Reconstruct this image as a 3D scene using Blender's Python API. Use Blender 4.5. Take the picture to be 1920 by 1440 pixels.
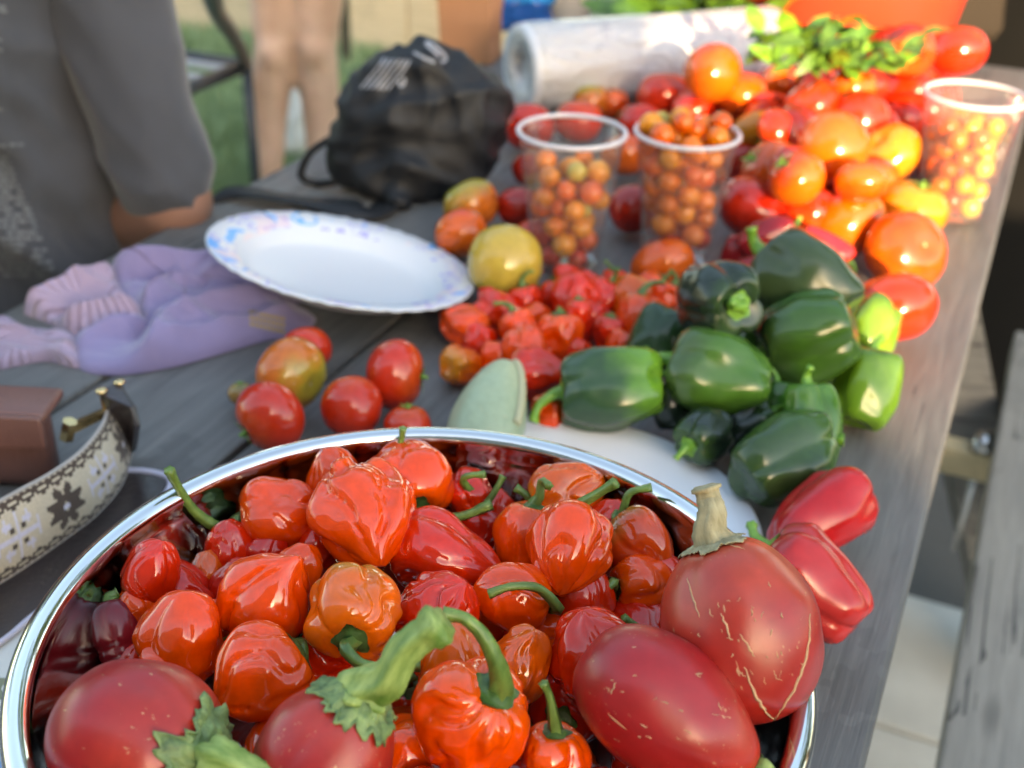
import bpy, bmesh, math, random
from mathutils import Vector, Matrix, noise
from mathutils.bvhtree import BVHTree
import numpy as np

for o in list(bpy.data.objects):
    bpy.data.objects.remove(o)
S = bpy.context.scene
COL = S.collection
R_ = math.radians

# ---------------------------------------------------------------- camera
FPX, PITCH, ROLL, CZ = 2225.0, R_(29.75), R_(2.0), 0.42
CAMLOC = Vector((0, 0, CZ))
CAMROT = Matrix.Rotation(math.pi / 2 - PITCH, 3, 'X') @ Matrix.Rotation(ROLL, 3, 'Z')
cam_d = bpy.data.cameras.new('camera')
cam = bpy.data.objects.new('camera', cam_d)
COL.objects.link(cam)
cam.location = CAMLOC
cam.rotation_euler = CAMROT.to_euler()
cam_d.sensor_width = 36
cam_d.lens = FPX / 1920 * 36
cam_d.clip_start = 0.02
cam_d.clip_end = 500
cam_d.dof.use_dof = True
cam_d.dof.focus_distance = 0.47
cam_d.dof.aperture_fstop = 8.5
S.camera = cam
CR, CU, CB = CAMROT.col[0].copy(), CAMROT.col[1].copy(), CAMROT.col[2].copy()

# ---------------------------------------------------------------- light
SUN_EL, SUN_AZ = R_(13), R_(8)           # low sun behind the camera, a little to the right
W = bpy.data.worlds.new('World')
S.world = W
W.use_nodes = True
nt = W.node_tree
bg = nt.nodes['Background']
sky = nt.nodes.new('ShaderNodeTexSky')
sky.sky_type = 'NISHITA'
sky.sun_disc = False
sky.sun_elevation = SUN_EL
sky.sun_rotation = math.pi - SUN_AZ
sky.air_density = 1.0
sky.dust_density = 2.0
nt.links.new(sky.outputs[0], bg.inputs[0])
bg.inputs[1].default_value = 0.15
sun_d = bpy.data.lights.new('sun', 'SUN')
sun = bpy.data.objects.new('sun', sun_d)
COL.objects.link(sun)
sun_d.energy = 2.4
sun_d.angle = R_(0.53)
sun_d.color = (1.0, 0.76, 0.50)
sdir = Vector((math.sin(SUN_AZ) * math.cos(SUN_EL), -math.cos(SUN_AZ) * math.cos(SUN_EL), math.sin(SUN_EL)))
sun.rotation_euler = sdir.to_track_quat('Z', 'Y').to_euler()
sun.location = sdir * 30
S.view_settings.view_transform = 'Standard'
S.view_settings.look = 'None'
S.view_settings.exposure = 2.84
S.view_settings.gamma = 1
S.view_settings.use_white_balance = True
S.view_settings.white_balance_temperature = 7700
S.view_settings.use_curve_mapping = False
S.render.engine = 'CYCLES'
S.cycles.use_denoising = True
S.cycles.max_bounces = 8
S.cycles.transparent_max_bounces = 16
S.cycles.caustics_reflective = False
S.cycles.caustics_refractive = False

# ---------------------------------------------------------------- helpers
def ray(px, py):
    return (CR * ((px - 960) / FPX) + CU * ((720 - py) / FPX) - CB)

def at(px, py, z=0.0):
    """the point of the horizontal plane z seen in that direction"""
    d = ray(px, py)
    return CAMLOC + d * ((z - CZ) / d.z)

def atd(px, py, depth):
    return CAMLOC + ray(px, py) * depth

def depth(p):
    return -(Vector(p) - CAMLOC).dot(CB)

def vdir(deg, c=0.0):
    """direction: angle in the view plane (0 right, 90 up) leaning c towards the viewer"""
    a = R_(deg)
    k = math.sqrt(max(0, 1 - c * c))
    return (CR * (math.cos(a) * k) + CU * (math.sin(a) * k) + CB * c).normalized()

def rot_to(d, spin=0.0):
    return d.to_track_quat('Z', 'Y').to_matrix() @ Matrix.Rotation(spin, 3, 'Z')

def link(o, parent=None):
    COL.objects.link(o)
    if parent is not None:
        o.parent = parent
    return o

def obj(name, me, mat=None, parent=None, smooth=True, kind=None):
    o = bpy.data.objects.new(name, me)
    link(o, parent)
    if mat is not None and len(me.materials) == 0:
        me.materials.append(mat)
    if smooth:
        me.polygons.foreach_set('use_smooth', [True] * len(me.polygons))
    if kind:
        o['kind'] = kind
    return o

def tag(o, label, cat, group=None):
    o['label'] = label
    o['category'] = cat
    if group:
        o['group'] = group
    return o

def thing(name, label, cat, loc=(0, 0, 0), rot=None, group=None):
    o = bpy.data.objects.new(name, None)
    link(o)
    o.empty_display_size = 0.02
    o.location = loc
    if rot is not None:
        o.rotation_euler = rot.to_euler()
    return tag(o, label, cat, group)

def world_of(root):
    return Matrix.LocRotScale(root.location, root.rotation_euler, None)

def mesh(name, vs, fs):
    me = bpy.data.meshes.new(name)
    me.from_pydata([tuple(v) for v in vs], [], fs)
    me.update()
    return me

def bm_mesh(name, bm):
    me = bpy.data.meshes.new(name)
    bmesh.ops.recalc_face_normals(bm, faces=bm.faces)
    bm.to_mesh(me)
    bm.free()
    return me

def box_bm(bm, x0, x1, y0, y1, z0, z1, M=None, bev=0.0):
    vs = [bm.verts.new((x, y, z)) for x in (x0, x1) for y in (y0, y1) for z in (z0, z1)]
    q = [(0, 1, 3, 2), (4, 6, 7, 5), (0, 4, 5, 1), (2, 3, 7, 6), (0, 2, 6, 4), (1, 5, 7, 3)]
    fs = [bm.faces.new([vs[i] for i in f]) for f in q]
    if bev:
        r = bmesh.ops.bevel(bm, geom=list({e for f in fs for e in f.edges}), offset=bev, segments=2, affect='EDGES', profile=.6)
        vs = list({v for f in r['faces'] for v in f.verts} | {v for v in vs if v.is_valid})
    if M is not None:
        bmesh.ops.transform(bm, matrix=M, verts=[v for v in vs if v.is_valid])

def box_mesh(name, x0, x1, y0, y1, z0, z1, bev=0.0):
    bm = bmesh.new()
    box_bm(bm, x0, x1, y0, y1, z0, z1, None, bev)
    return bm_mesh(name, bm)

def catmull(pts, n=6):
    P = [Vector(p) for p in pts]
    if len(P) < 3:
        return [P[0].lerp(P[-1], i / n) for i in range(n + 1)]
    P = [P[0] * 2 - P[1]] + P + [P[-1] * 2 - P[-2]]
    out = []
    for i in range(1, len(P) - 2):
        for k in range(n):
            t = k / n
            a, b, c, d = P[i - 1], P[i], P[i + 1], P[i + 2]
            out.append(0.5 * ((2 * b) + (c - a) * t + (2 * a - 5 * b + 4 * c - d) * t * t + (3 * b - a - 3 * c + d) * t ** 3))
    out.append(P[-2])
    return out

def tube(path, radii, sides=8, wob=0.0, seed=0, ribs=0, cap=True):
    """returns verts, faces of a tube along path; radii one per point"""
    vs, fs = [], []
    n = len(path)
    prev = None
    for i, p in enumerate(path):
        t = (path[min(i + 1, n - 1)] - path[max(i - 1, 0)])
        t = t.normalized() if t.length > 1e-9 else Vector((0, 0, 1))
        if prev is None:
            u = t.orthogonal().normalized()
        else:
            u = (prev - t * prev.dot(t))
            u = u.normalized() if u.length > 1e-6 else t.orthogonal().normalized()
        prev = u
        w = t.cross(u)
        for k in range(sides):
            a = 2 * math.pi * k / sides
            r = radii[i] * (1 + (0.16 * math.cos(ribs * a) if ribs else 0))
            if wob:
                r *= 1 + wob * noise.noise(Vector((i * .7 + seed, k * 1.1, seed)))
            vs.append(p + u * (r * math.cos(a)) + w * (r * math.sin(a)))
    for i in range(n - 1):
        for k in range(sides):
            a, b = i * sides + k, i * sides + (k + 1) % sides
            fs.append((a, b, b + sides, a + sides))
    if cap:
        vs.append(path[0]); c0 = len(vs) - 1
        vs.append(path[-1]); c1 = len(vs) - 1
        for k in range(sides):
            fs.append((c0, (k + 1) % sides, k))
            fs.append((c1, (n - 1) * sides + k, (n - 1) * sides + (k + 1) % sides))
    return vs, fs

def join_vf(parts):
    V, F = [], []
    for vs, fs in parts:
        b = len(V)
        V += list(vs)
        F += [tuple(i + b for i in f) for f in fs]
    return V, F

def lathe(prof, seg=48, closed=False):
    vs, fs = [], []
    n = len(prof)
    for k in range(seg):
        a = 2 * math.pi * k / seg
        for r, z in prof:
            vs.append(Vector((r * math.cos(a), r * math.sin(a), z)))
    for k in range(seg):
        k2 = (k + 1) % seg
        for i in range(n - 1 + (1 if closed else 0)):
            j = (i + 1) % n
            fs.append((k * n + i, k2 * n + i, k2 * n + j, k * n + j))
    return vs, fs

def uvsphere(fn, seg=32, rings=20):
    """fn(theta, phi) -> point, theta 0 at the +z pole"""
    vs, fs = [fn(1e-4, 0)], []
    for i in range(1, rings):
        for k in range(seg):
            vs.append(fn(math.pi * i / rings, 2 * math.pi * k / seg))
    vs.append(fn(math.pi - 1e-4, 0))
    for k in range(seg):
        fs.append((0, 1 + k, 1 + (k + 1) % seg))
        for i in range(rings - 2):
            a, b = 1 + i * seg + k, 1 + i * seg + (k + 1) % seg
            fs.append((a, a + seg, b + seg, b))
        a, b = 1 + (rings - 2) * seg + k, 1 + (rings - 2) * seg + (k + 1) % seg
        fs.append((a, len(vs) - 1, b))
    return vs, fs

def blob(name, caps, voxel, smooth=6, fn=None, extra=None):
    """one continuous surface grown round tapered limbs [(p0, r0, p1, r1), ...]"""
    bm = bmesh.new()
    for p0, r0, p1, r1 in caps:
        p0, p1 = Vector(p0), Vector(p1)
        n = max(2, int((p1 - p0).length / (0.35 * max(min(r0, r1), voxel * 1.5))) + 1)
        n = min(n, 14)
        for i in range(n):
            t = i / (n - 1)
            bmesh.ops.create_icosphere(bm, subdivisions=2, radius=r0 + (r1 - r0) * t, matrix=Matrix.Translation(p0.lerp(p1, t)))
    if extra:
        extra(bm)
    me = bpy.data.meshes.new(name + '_raw')
    bm.to_mesh(me)
    bm.free()
    o = bpy.data.objects.new('raw', me)
    COL.objects.link(o)
    m = o.modifiers.new('r', 'REMESH')
    m.mode = 'VOXEL'
    m.voxel_size = voxel
    dg = bpy.context.evaluated_depsgraph_get()
    out = bpy.data.meshes.new_from_object(o.evaluated_get(dg))
    bpy.data.objects.remove(o)
    bpy.data.meshes.remove(me)
    out.name = name
    bm = bmesh.new()
    bm.from_mesh(out)
    for _ in range(smooth):
        bmesh.ops.smooth_vert(bm, verts=bm.verts, factor=.5, use_axis_x=True, use_axis_y=True, use_axis_z=True)
    if fn:
        bm.normal_update()
        new = [fn(v.co.copy(), v.normal.copy()) for v in bm.verts]
        for v, c in zip(bm.verts, new):
            v.co = c
        bmesh.ops.smooth_vert(bm, verts=bm.verts, factor=.4, use_axis_x=True, use_axis_y=True, use_axis_z=True)
    bm.to_mesh(out)
    bm.free()
    return out

# ---------------------------------------------------------------- materials
def new_mat(name):
    m = bpy.data.materials.new(name)
    m.use_nodes = True
    t = m.node_tree
    return m, t, t.nodes['Principled BSDF'], (lambda a, b: t.links.new(a, b))

def N(t, typ, **kw):
    n = t.nodes.new(typ)
    for k, v in kw.items():
        if k == 'inp':
            for kk, vv in v.items():
                n.inputs[kk].default_value = vv
        else:
            setattr(n, k, v)
    return n

def mixc(t, L, fac, a, b):
    n = t.nodes.new('ShaderNodeMix')
    n.data_type = 'RGBA'
    for s, v in ((0, fac), (6, a), (7, b)):
        if hasattr(v, 'is_output'):
            L(v, n.inputs[s])
        else:
            n.inputs[s].default_value = v if s == 0 else (*v, 1)[:4]
    return n.outputs[2]

def ramp(t, L, src, stops):
    n = t.nodes.new('ShaderNodeValToRGB')
    el = n.color_ramp.elements
    while len(el) < len(stops):
        el.new(0.5)
    for e, (p, c) in zip(el, stops):
        e.position = p
        e.color = (*c, 1) if len(c) == 3 else c
    L(src, n.inputs[0])
    return n.outputs[0]

def noise_n(t, L, scale, detail=3, vec=None, rough=.5, dist=0.0):
    n = t.nodes.new('ShaderNodeTexNoise')
    n.inputs['Scale'].default_value = scale
    n.inputs['Detail'].default_value = detail
    n.inputs['Roughness'].default_value = rough
    n.inputs['Distortion'].default_value = dist
    if vec is not None:
        L(vec, n.inputs['Vector'])
    return n.outputs[0]

def mapping(t, L, vec, scale=(1, 1, 1), loc=(0, 0, 0)):
    n = t.nodes.new('ShaderNodeMapping')
    n.inputs['Scale'].default_value = scale
    n.inputs['Location'].default_value = loc
    L(vec, n.inputs[0])
    return n.outputs[0]

def math_n(t, L, op, a, b=0.5):
    n = t.nodes.new('ShaderNodeMath')
    n.operation = op
    for i, v in enumerate((a, b)):
        if hasattr(v, 'is_output'):
            L(v, n.inputs[i])
        else:
            n.inputs[i].default_value = v
    return n.outputs[0]

def bump(t, L, bs, h, strength, dist=0.001):
    n = t.nodes.new('ShaderNodeBump')
    n.inputs['Strength'].default_value = strength
    n.inputs['Distance'].default_value = dist
    L(h, n.inputs['Height'])
    L(n.outputs[0], bs.inputs['Normal'])

def simple(name, col, rough=.5, metal=0.0, spec=.5, var=0.15, vscale=30, bmp=0.0, bscale=200, coat=0.0, sheen=0.0):
    m, t, b, L = new_mat(name)
    tc = N(t, 'ShaderNodeTexCoord')
    n = noise_n(t, L, vscale, 4, tc.outputs['Object'])
    c = mixc(t, L, n, tuple(x * (1 - var) for x in col), tuple(min(1, x * (1 + var)) for x in col))
    L(c, b.inputs['Base Color'])
    b.inputs['Roughness'].default_value = rough
    b.inputs['Metallic'].default_value = metal
    b.inputs['Specular IOR Level'].default_value = spec
    b.inputs['Coat Weight'].default_value = coat
    b.inputs['Sheen Weight'].default_value = sheen
    if bmp:
        bump(t, L, b, noise_n(t, L, bscale, 4, tc.outputs['Object']), bmp, .002)
    return m

def fruit(name, rough, coat=0.0, nscale=40, bmp=.08, bscale=160, scars=False, top=None, spots=False, sss=0.0, fog=0.0):
    """skin whose two colours are properties of each fruit (tint, tint2)"""
    m, t, b, L = new_mat(name)
    tc = N(t, 'ShaderNodeTexCoord')
    v = tc.outputs['Object']
    oi = N(t, 'ShaderNodeObjectInfo')
    off = t.nodes.new('ShaderNodeVectorMath'); off.operation = 'ADD'
    L(v, off.inputs[0])
    k = math_n(t, L, 'MULTIPLY', oi.outputs['Random'], 7.0)
    cx = N(t, 'ShaderNodeCombineXYZ')
    for i in range(3):
        L(k, cx.inputs[i])
    L(cx.outputs[0], off.inputs[1])
    vv = off.outputs[0]
    a1 = N(t, 'ShaderNodeAttribute', attribute_type='OBJECT', attribute_name='tint')
    a2 = N(t, 'ShaderNodeAttribute', attribute_type='OBJECT', attribute_name='tint2')
    az = N(t, 'ShaderNodeAttribute', attribute_type='OBJECT', attribute_name='blend')   # where along the axis tint2 begins
    sx = N(t, 'ShaderNodeSeparateXYZ')
    L(tc.outputs['Generated'], sx.inputs[0])
    nz = noise_n(t, L, nscale, 3, vv)
    g = math_n(t, L, 'ADD', sx.outputs[2], math_n(t, L, 'MULTIPLY', math_n(t, L, 'SUBTRACT', nz, .5), .9))
    mr = N(t, 'ShaderNodeMapRange', interpolation_type='SMOOTHSTEP')
    L(g, mr.inputs[0])
    L(az.outputs['Fac'], mr.inputs[1])
    L(math_n(t, L, 'ADD', az.outputs['Fac'], .45), mr.inputs[2])
    c = mixc(t, L, mr.outputs[0], a1.outputs['Color'], a2.outputs['Color'])
    n2 = noise_n(t, L, nscale * 5, 5, vv, .65)
    hs = N(t, 'ShaderNodeHueSaturation')
    L(math_n(t, L, 'ADD', math_n(t, L, 'MULTIPLY', n2, .5), .75), hs.inputs['Value'])
    L(c, hs.inputs['Color'])
    c = hs.outputs[0]
    r_in = b.inputs['Roughness']
    if scars:
        s1 = noise_n(t, L, 260, 2, mapping(t, L, vv, (1, 1, .16)), .6, .3)
        s2 = noise_n(t, L, 520, 3, mapping(t, L, vv, (1, 1, .6)), .65)
        zone = math_n(t, L, 'GREATER_THAN', noise_n(t, L, 34, 3, vv, .6), .52)
        f = math_n(t, L, 'MAXIMUM', math_n(t, L, 'MULTIPLY', math_n(t, L, 'GREATER_THAN', s1, .735), .75), math_n(t, L, 'MULTIPLY', math_n(t, L, 'MULTIPLY', math_n(t, L, 'GREATER_THAN', s2, .66), zone), .5))
        pale = noise_n(t, L, 22, 4, mapping(t, L, vv, (1, 1, .5), (5, 1, 2)), .6)
        c = mixc(t, L, math_n(t, L, 'MULTIPLY', pale, .05), c, (.60, .20, .08))
        c = mixc(t, L, f, c, (.55, .33, .17))
        L(math_n(t, L, 'ADD', math_n(t, L, 'MULTIPLY', f, .3), rough), r_in)
    else:
        r_in.default_value = rough
    if spots:
        s = math_n(t, L, 'GREATER_THAN', noise_n(t, L, 700, 1, vv), .72)
        c = mixc(t, L, math_n(t, L, 'MULTIPLY', s, .35), c, (.75, .45, .2))
    L(c, b.inputs['Base Color'])
    b.inputs['Coat Weight'].default_value = coat
    b.inputs['Coat Roughness'].default_value = .06
    if fog:
        b.inputs['Sheen Weight'].default_value = fog
        b.inputs['Sheen Roughness'].default_value = .45
    if sss:
        b.inputs['Subsurface Weight'].default_value = sss
        b.inputs['Subsurface Radius'].default_value = (1, .35, .1)
        b.inputs['Subsurface Scale'].default_value = .004
    bump(t, L, b, noise_n(t, L, bscale, 4, vv, .55, .4), bmp, .003)
    return m

M_hab = fruit('habanero_skin', .095, .25, 40, .05, 60, sss=.08)
M_egg = fruit('eggplant_skin', .34, .04, 30, .05, 120, scars=True)
M_tom = fruit('tomato_skin', .17, .15, .9, .02, 3)
M_bell = fruit('bell_skin', .2, .0, 22, .05, 50)
M_cherry = fruit('cherry_tomato_skin', .18, .1, .9, .0, 3, sss=.08)
M_zuc = fruit('squash_skin', .4, 0, 40, .05, 120, spots=True)

def green_mat(name, c1, c2, scale=120, rough=.45, streak=True):
    m, t, b, L = new_mat(name)
    tc = N(t, 'ShaderNodeTexCoord')
    n = noise_n(t, L, scale, 5, mapping(t, L, tc.outputs['Object'], (1, 1, .22)) if 'stem' in name else tc.outputs['Object'], .65)
    c = ramp(t, L, n, [(.3, c1), (.7, c2)])
    n2 = noise_n(t, L, scale * 6, 2, tc.outputs['Object'])
    d = math_n(t, L, 'GREATER_THAN', n2, .74)
    c = mixc(t, L, math_n(t, L, 'MULTIPLY', d, .6), c, (.06, .045, .02))
    L(c, b.inputs['Base Color'])
    b.inputs['Roughness'].default_value = rough
    bump(t, L, b, n, .25, .002)
    return m

M_stem = green_mat('pepper_stem', (.05, .11, .018), (.17, .27, .06), 150, .38)
M_calyx = green_mat('pepper_calyx', (.025, .06, .012), (.08, .16, .035), 150, .42)
M_estem = green_mat('eggplant_stem', (.08, .17, .02), (.38, .47, .14), 130, .55)
M_ecal = green_mat('eggplant_calyx', (.045, .085, .03), (.26, .36, .12), 110, .55)
M_drystem = green_mat('dry_stem', (.16, .13, .06), (.42, .37, .22), 180, .8)
M_leaf = green_mat('leaf', (.03, .085, .010), (.10, .20, .025), 60, .45)
M_leaf2 = green_mat('dark_leaf', (.02, .07, .012), (.12, .26, .03), 40, .4)
M_fresh = green_mat('fresh_green', (.07, .2, .015), (.22, .42, .05), 80, .35)

def wood(name, c1, c2, crack=(.02, .02, .022), rough=.5, axis_scale=(1, 14, 14)):
    m, t, b, L = new_mat(name)
    tc = N(t, 'ShaderNodeTexCoord')
    oi = N(t, 'ShaderNodeObjectInfo')
    cx = N(t, 'ShaderNodeCombineXYZ')
    k = math_n(t, L, 'MULTIPLY', oi.outputs['Random'], 9.0)
    L(k, cx.inputs[0]); L(k, cx.inputs[1])
    off = t.nodes.new('ShaderNodeVectorMath'); off.operation = 'ADD'
    L(tc.outputs['Object'], off.inputs[0]); L(cx.outputs[0], off.inputs[1])
    v = off.outputs[0]
    mp = mapping(t, L, v, axis_scale)
    g = noise_n(t, L, 7, 6, mp, .6, 1.2)
    fine = noise_n(t, L, 46, 4, mapping(t, L, v, (.5, 16, 16)), .6, .3)
    blot = noise_n(t, L, 5, 4, v, .6)
    f = math_n(t, L, 'ADD', math_n(t, L, 'MULTIPLY', g, .5), math_n(t, L, 'MULTIPLY', fine, .3))
    f = math_n(t, L, 'ADD', f, math_n(t, L, 'MULTIPLY', blot, .25))
    c = ramp(t, L, f, [(.34, c1), (.68, c2)])
    ck = noise_n(t, L, 4, 2, mapping(t, L, v, (.4, 15, 15), (3, 1, 0)), .5, .8)
    line = math_n(t, L, 'LESS_THAN', math_n(t, L, 'ABSOLUTE', math_n(t, L, 'SUBTRACT', ck, .5)), .011)
    msk = math_n(t, L, 'GREATER_THAN', noise_n(t, L, 4, 2, v), .52)
    lf = math_n(t, L, 'MULTIPLY', line, msk)
    c = mixc(t, L, math_n(t, L, 'MULTIPLY', lf, .8), c, crack)
    vo = N(t, 'ShaderNodeTexVoronoi'); vo.inputs['Scale'].default_value = 2.6
    L(mapping(t, L, v, (1, 3.2, 3.2)), vo.inputs['Vector'])
    kn = N(t, 'ShaderNodeMapRange', interpolation_type='SMOOTHSTEP')
    L(math_n(t, L, 'ADD', vo.outputs['Distance'], math_n(t, L, 'MULTIPLY', fine, .05)), kn.inputs[0])
    kn.inputs[1].default_value, kn.inputs[2].default_value, kn.inputs[3].default_value, kn.inputs[4].default_value = .05, .13, .6, 0.0
    c = mixc(t, L, kn.outputs[0], c, tuple(x * .35 for x in c1))
    st_n = math_n(t, L, 'GREATER_THAN', noise_n(t, L, 3.2, 5, v, .7, .5), .6)
    c = mixc(t, L, math_n(t, L, 'MULTIPLY', st_n, .22), c, tuple(x * .6 for x in c1))
    L(c, b.inputs['Base Color'])
    L(math_n(t, L, 'ADD', math_n(t, L, 'MULTIPLY', fine, .25), rough - .1), b.inputs['Roughness'])
    h = math_n(t, L, 'SUBTRACT', f, math_n(t, L, 'MULTIPLY', lf, .6))
    bump(t, L, b, h, .35, .003)
    return m

M_table = wood('weathered_grey_wood', (.066, .066, .064), (.175, .17, .16))
M_bench = wood('bench_wood', (.17, .165, .155), (.32, .305, .27))
M_tanwood = wood('tan_wood', (.5, .38, .2), (.72, .57, .34), (.2, .14, .07))
M_fence = wood('fence_wood', (.55, .43, .27), (.74, .61, .42), (.35, .27, .16), .8)

# ---------------------------------------------------------------- setting: ground, patio, lawn
TA = R_(23.3)
T_DIR = Vector((math.sin(TA), math.cos(TA), 0))
T_NRM = Vector((math.cos(TA), -math.sin(TA), 0))
TROT = Matrix((T_DIR, T_NRM, Vector((0, 0, 1)))).transposed()   # local x along the table, local y towards its right edge
# (left handed pair fixed below by using -T_NRM as local y)
TROT = Matrix((T_DIR, -T_NRM, Vector((0, 0, 1)))).transposed()
def tab(s, n, z=0.0):
    return T_DIR * s + T_NRM * n + Vector((0, 0, z))
def sn(p):
    p = Vector(p)
    return p.dot(T_DIR), p.dot(T_NRM)
GZ = -0.75

M_earth = simple('dark_ground', (.075, .075, .07), .9, var=.35, vscale=6, bmp=.5, bscale=60)
g = obj('ground', mesh('ground', [(-90, -90, GZ - .02), (90, -90, GZ - .02), (90, 90, GZ - .02), (-90, 90, GZ - .02)], [(0, 1, 2, 3)]), M_earth, kind='structure', smooth=False)

M_conc = simple('pale_concrete', (.55, .54, .49), .8, var=.34, vscale=9, bmp=.25, bscale=90)
pt = thing('patio', 'pale concrete slabs', 'patio')
del pt['label'], pt['category']
pt['kind'] = 'structure'
pt.location = (0, 0, 0)
s_edge = sn(at(1755, 1128, GZ))[0]
s_joint = sn(at(1712, 1326, GZ))[0]
step = max(.3, s_edge - s_joint)
cnt = 0
for i in range(6):
    for j in range(-3, 4):
        s1 = s_edge - i * step
        n0 = -.28 + j * .92
        bm = bmesh.new()
        box_bm(bm, 0, step - .008, 0, .912, 0, .055, None, .004)
        sl = obj('slab', bm_mesh('slab', bm), M_conc, pt, smooth=False)
        sl.matrix_local = Matrix.Translation(tab(s1 - step, n0 + .912, GZ - .05 + .002 * ((i * 3 + j) % 3))) @ TROT.to_4x4()

M_grass_g = simple('lawn_soil', (.12, .19, .075), .95, var=.4, vscale=12, bmp=.4, bscale=80)
gv = [tab(s, n, GZ - .008) for s, n in ((1.0, -.78), (1.0, -30), (40, -30), (40, .2), (2.6, .2), (2.6, -.25))]
obj('lawn', mesh('lawn', gv, [tuple(range(6))]), M_grass_g, kind='structure', smooth=False)
M_blade = green_mat('grass_blade', (.15, .24, .11), (.33, .46, .24), 3, .55)
rng = np.random.default_rng(3)
nb = 42000
px = rng.uniform(-120, 1000, nb); py = rng.uniform(20, 520, nb)
bv, bf = [], []
for i in range(nb):
    p = at(px[i], py[i], GZ - .008)
    s, n = sn(p)
    if n > -.80 and s < 2.7 or n > .15 or p.length > 9:
        continue
    h = rng.uniform(.03, .075); a = rng.uniform(0, 6.28); w = rng.uniform(.003, .006)
    d = Vector((math.cos(a), math.sin(a), 0)); ln = Vector((rng.normal() * .4, rng.normal() * .4, 1)) * h
    b0 = len(bv)
    bv += [p - d * w, p + d * w, p + ln]
    bf.append((b0, b0 + 1, b0 + 2))
obj('grass', mesh('grass', bv, bf), M_blade, kind='stuff', smooth=False)

# mulch bed beyond the far right end of the table
M_mulch = simple('red_brown_mulch', (.36, .19, .16), .9, var=.5, vscale=25, bmp=.8, bscale=60)
q = [at(1780, 60, GZ - .004), at(2500, 160, GZ - .004), at(2250, 575, GZ - .004), at(1800, 590, GZ - .004)]
obj('mulch_bed', mesh('mulch_bed', q, [(0, 3, 2, 1)]), M_mulch, kind='structure', smooth=False)

# low timber wall behind the lawn
A, B = at(120, 22, GZ), at(980, 132, GZ)
wd = (B - A).normalized()
A = A - wd * 2.2
wl = (B - A).length + .2
fr = thing('timber_wall', 'low tan wall of wide upright boards behind the lawn', 'wall', A, Matrix((wd, Vector((0, 0, 1)).cross(wd), Vector((0, 0, 1)))).transposed())
bw = .42
me_b = [box_mesh('wall_board', 0, bw - .008, 0, .04, -.02, 1.25 + .015 * (k % 2), .004) for k in range(3)]
for i in range(int(wl / bw)):
    b = obj('board', me_b[i % 3] if i < 3 else me_b[i % 3], M_fence, fr, smooth=False)
    b.location = (i * bw, .004 * (i % 2), 0)
M_post = simple('dark_olive_post', (.06, .055, .035), .6)
pp = at(650, 122, GZ)
po = obj('metal_stake', bm_mesh('metal_stake', (lambda bm: (box_bm(bm, -.018, .018, -.018, .018, 0, 1.2, None, .003), box_bm(bm, -.03, .03, -.006, .006, .95, .99), bm)[-1])(bmesh.new())), M_post, smooth=False)
po.location = pp
tag(po, 'thin dark stake standing in front of the tan board wall', 'stake')

# ---------------------------------------------------------------- picnic table with its benches
NR, NL, SN, SF = .0037, -.690, -.06, 1.81
tb = thing('picnic_table', 'weathered dark grey wooden picnic table covered in vegetables', 'table', tab(0, 0, GZ))
n_planks = 5
pw = (NR - NL) / n_planks
def part_box(name, s0, s1, n0, n1, z0, z1, mat, bev=.004):
    # local x along table; local y = -n
    bm = bmesh.new()
    box_bm(bm, 0, s1 - s0, 0, n1 - n0, 0, z1 - z0, None, bev)
    o = obj(name, bm_mesh(name, bm), mat, tb)
    for p in o.data.polygons:
        p.use_smooth = False
    o.matrix_local = Matrix.Translation(tab(s0, n1, z0) - Vector(tb.location)) @ TROT.to_4x4()
    return o
for i in range(n_planks):
    n0 = NL + i * pw
    part_box('plank', SN, SF, n0 + .003, n0 + pw - .003, -.036, 0.0 - .0006 * (i % 2), M_table, .003)
part_box('cleat', .30, .39, NL + .03, NR - .03, -.075, -.0365, M_table)
part_box('cleat', 1.40, 1.49, NL + .03, NR - .03, -.075, -.0365, M_table)
BN0, BN1 = .054, .30
part_box('bench_plank', SN - .05, 1.61, BN0, BN1, -.338, -.30, M_bench)
part_box('bench_plank', SN - .05, 1.61, NL - BN1, NL - BN0, -.338, -.30, M_bench)
sb = sn(at(1800, 862, -.36))[0]
part_box('bench_beam', sb - .016, sb + .016, NL - .29, .28, -.375, -.3385, M_tanwood)
part_box('bench_beam', .25, .285, NL - .29, .28, -.40, -.3385, M_table)
for ss in (.33, 1.44):
    for (a, b2) in ((NL + .10, NL - .16), (NR - .10, .17)):
        p0, p1 = tab(ss, a, -.0755), tab(ss, b2, GZ + .0005)
        vs, fs = tube([p0, p1], [.05, .05], 4)
        obj('leg', mesh('leg', [Vector(v) - Vector(tb.location) for v in vs], fs), M_table, tb, smooth=False)
M_steel = simple('bright_steel', (.6, .6, .6), .25, 1.0, vscale=60)
c0 = tab(sb + .0, BN0 - .012, -.33)
vs, fs = tube([c0, c0 + Vector((0, 0, -.16))], [.004, .004], 8)
vs2, fs2 = tube([c0 - T_DIR * .014, c0 + T_DIR * .014], [.012, .012], 10)
V, F = join_vf([(vs, fs), (vs2, fs2)])
obj('bolt', mesh('bolt', [v - Vector(tb.location) for v in V], F), M_steel, tb)

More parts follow.
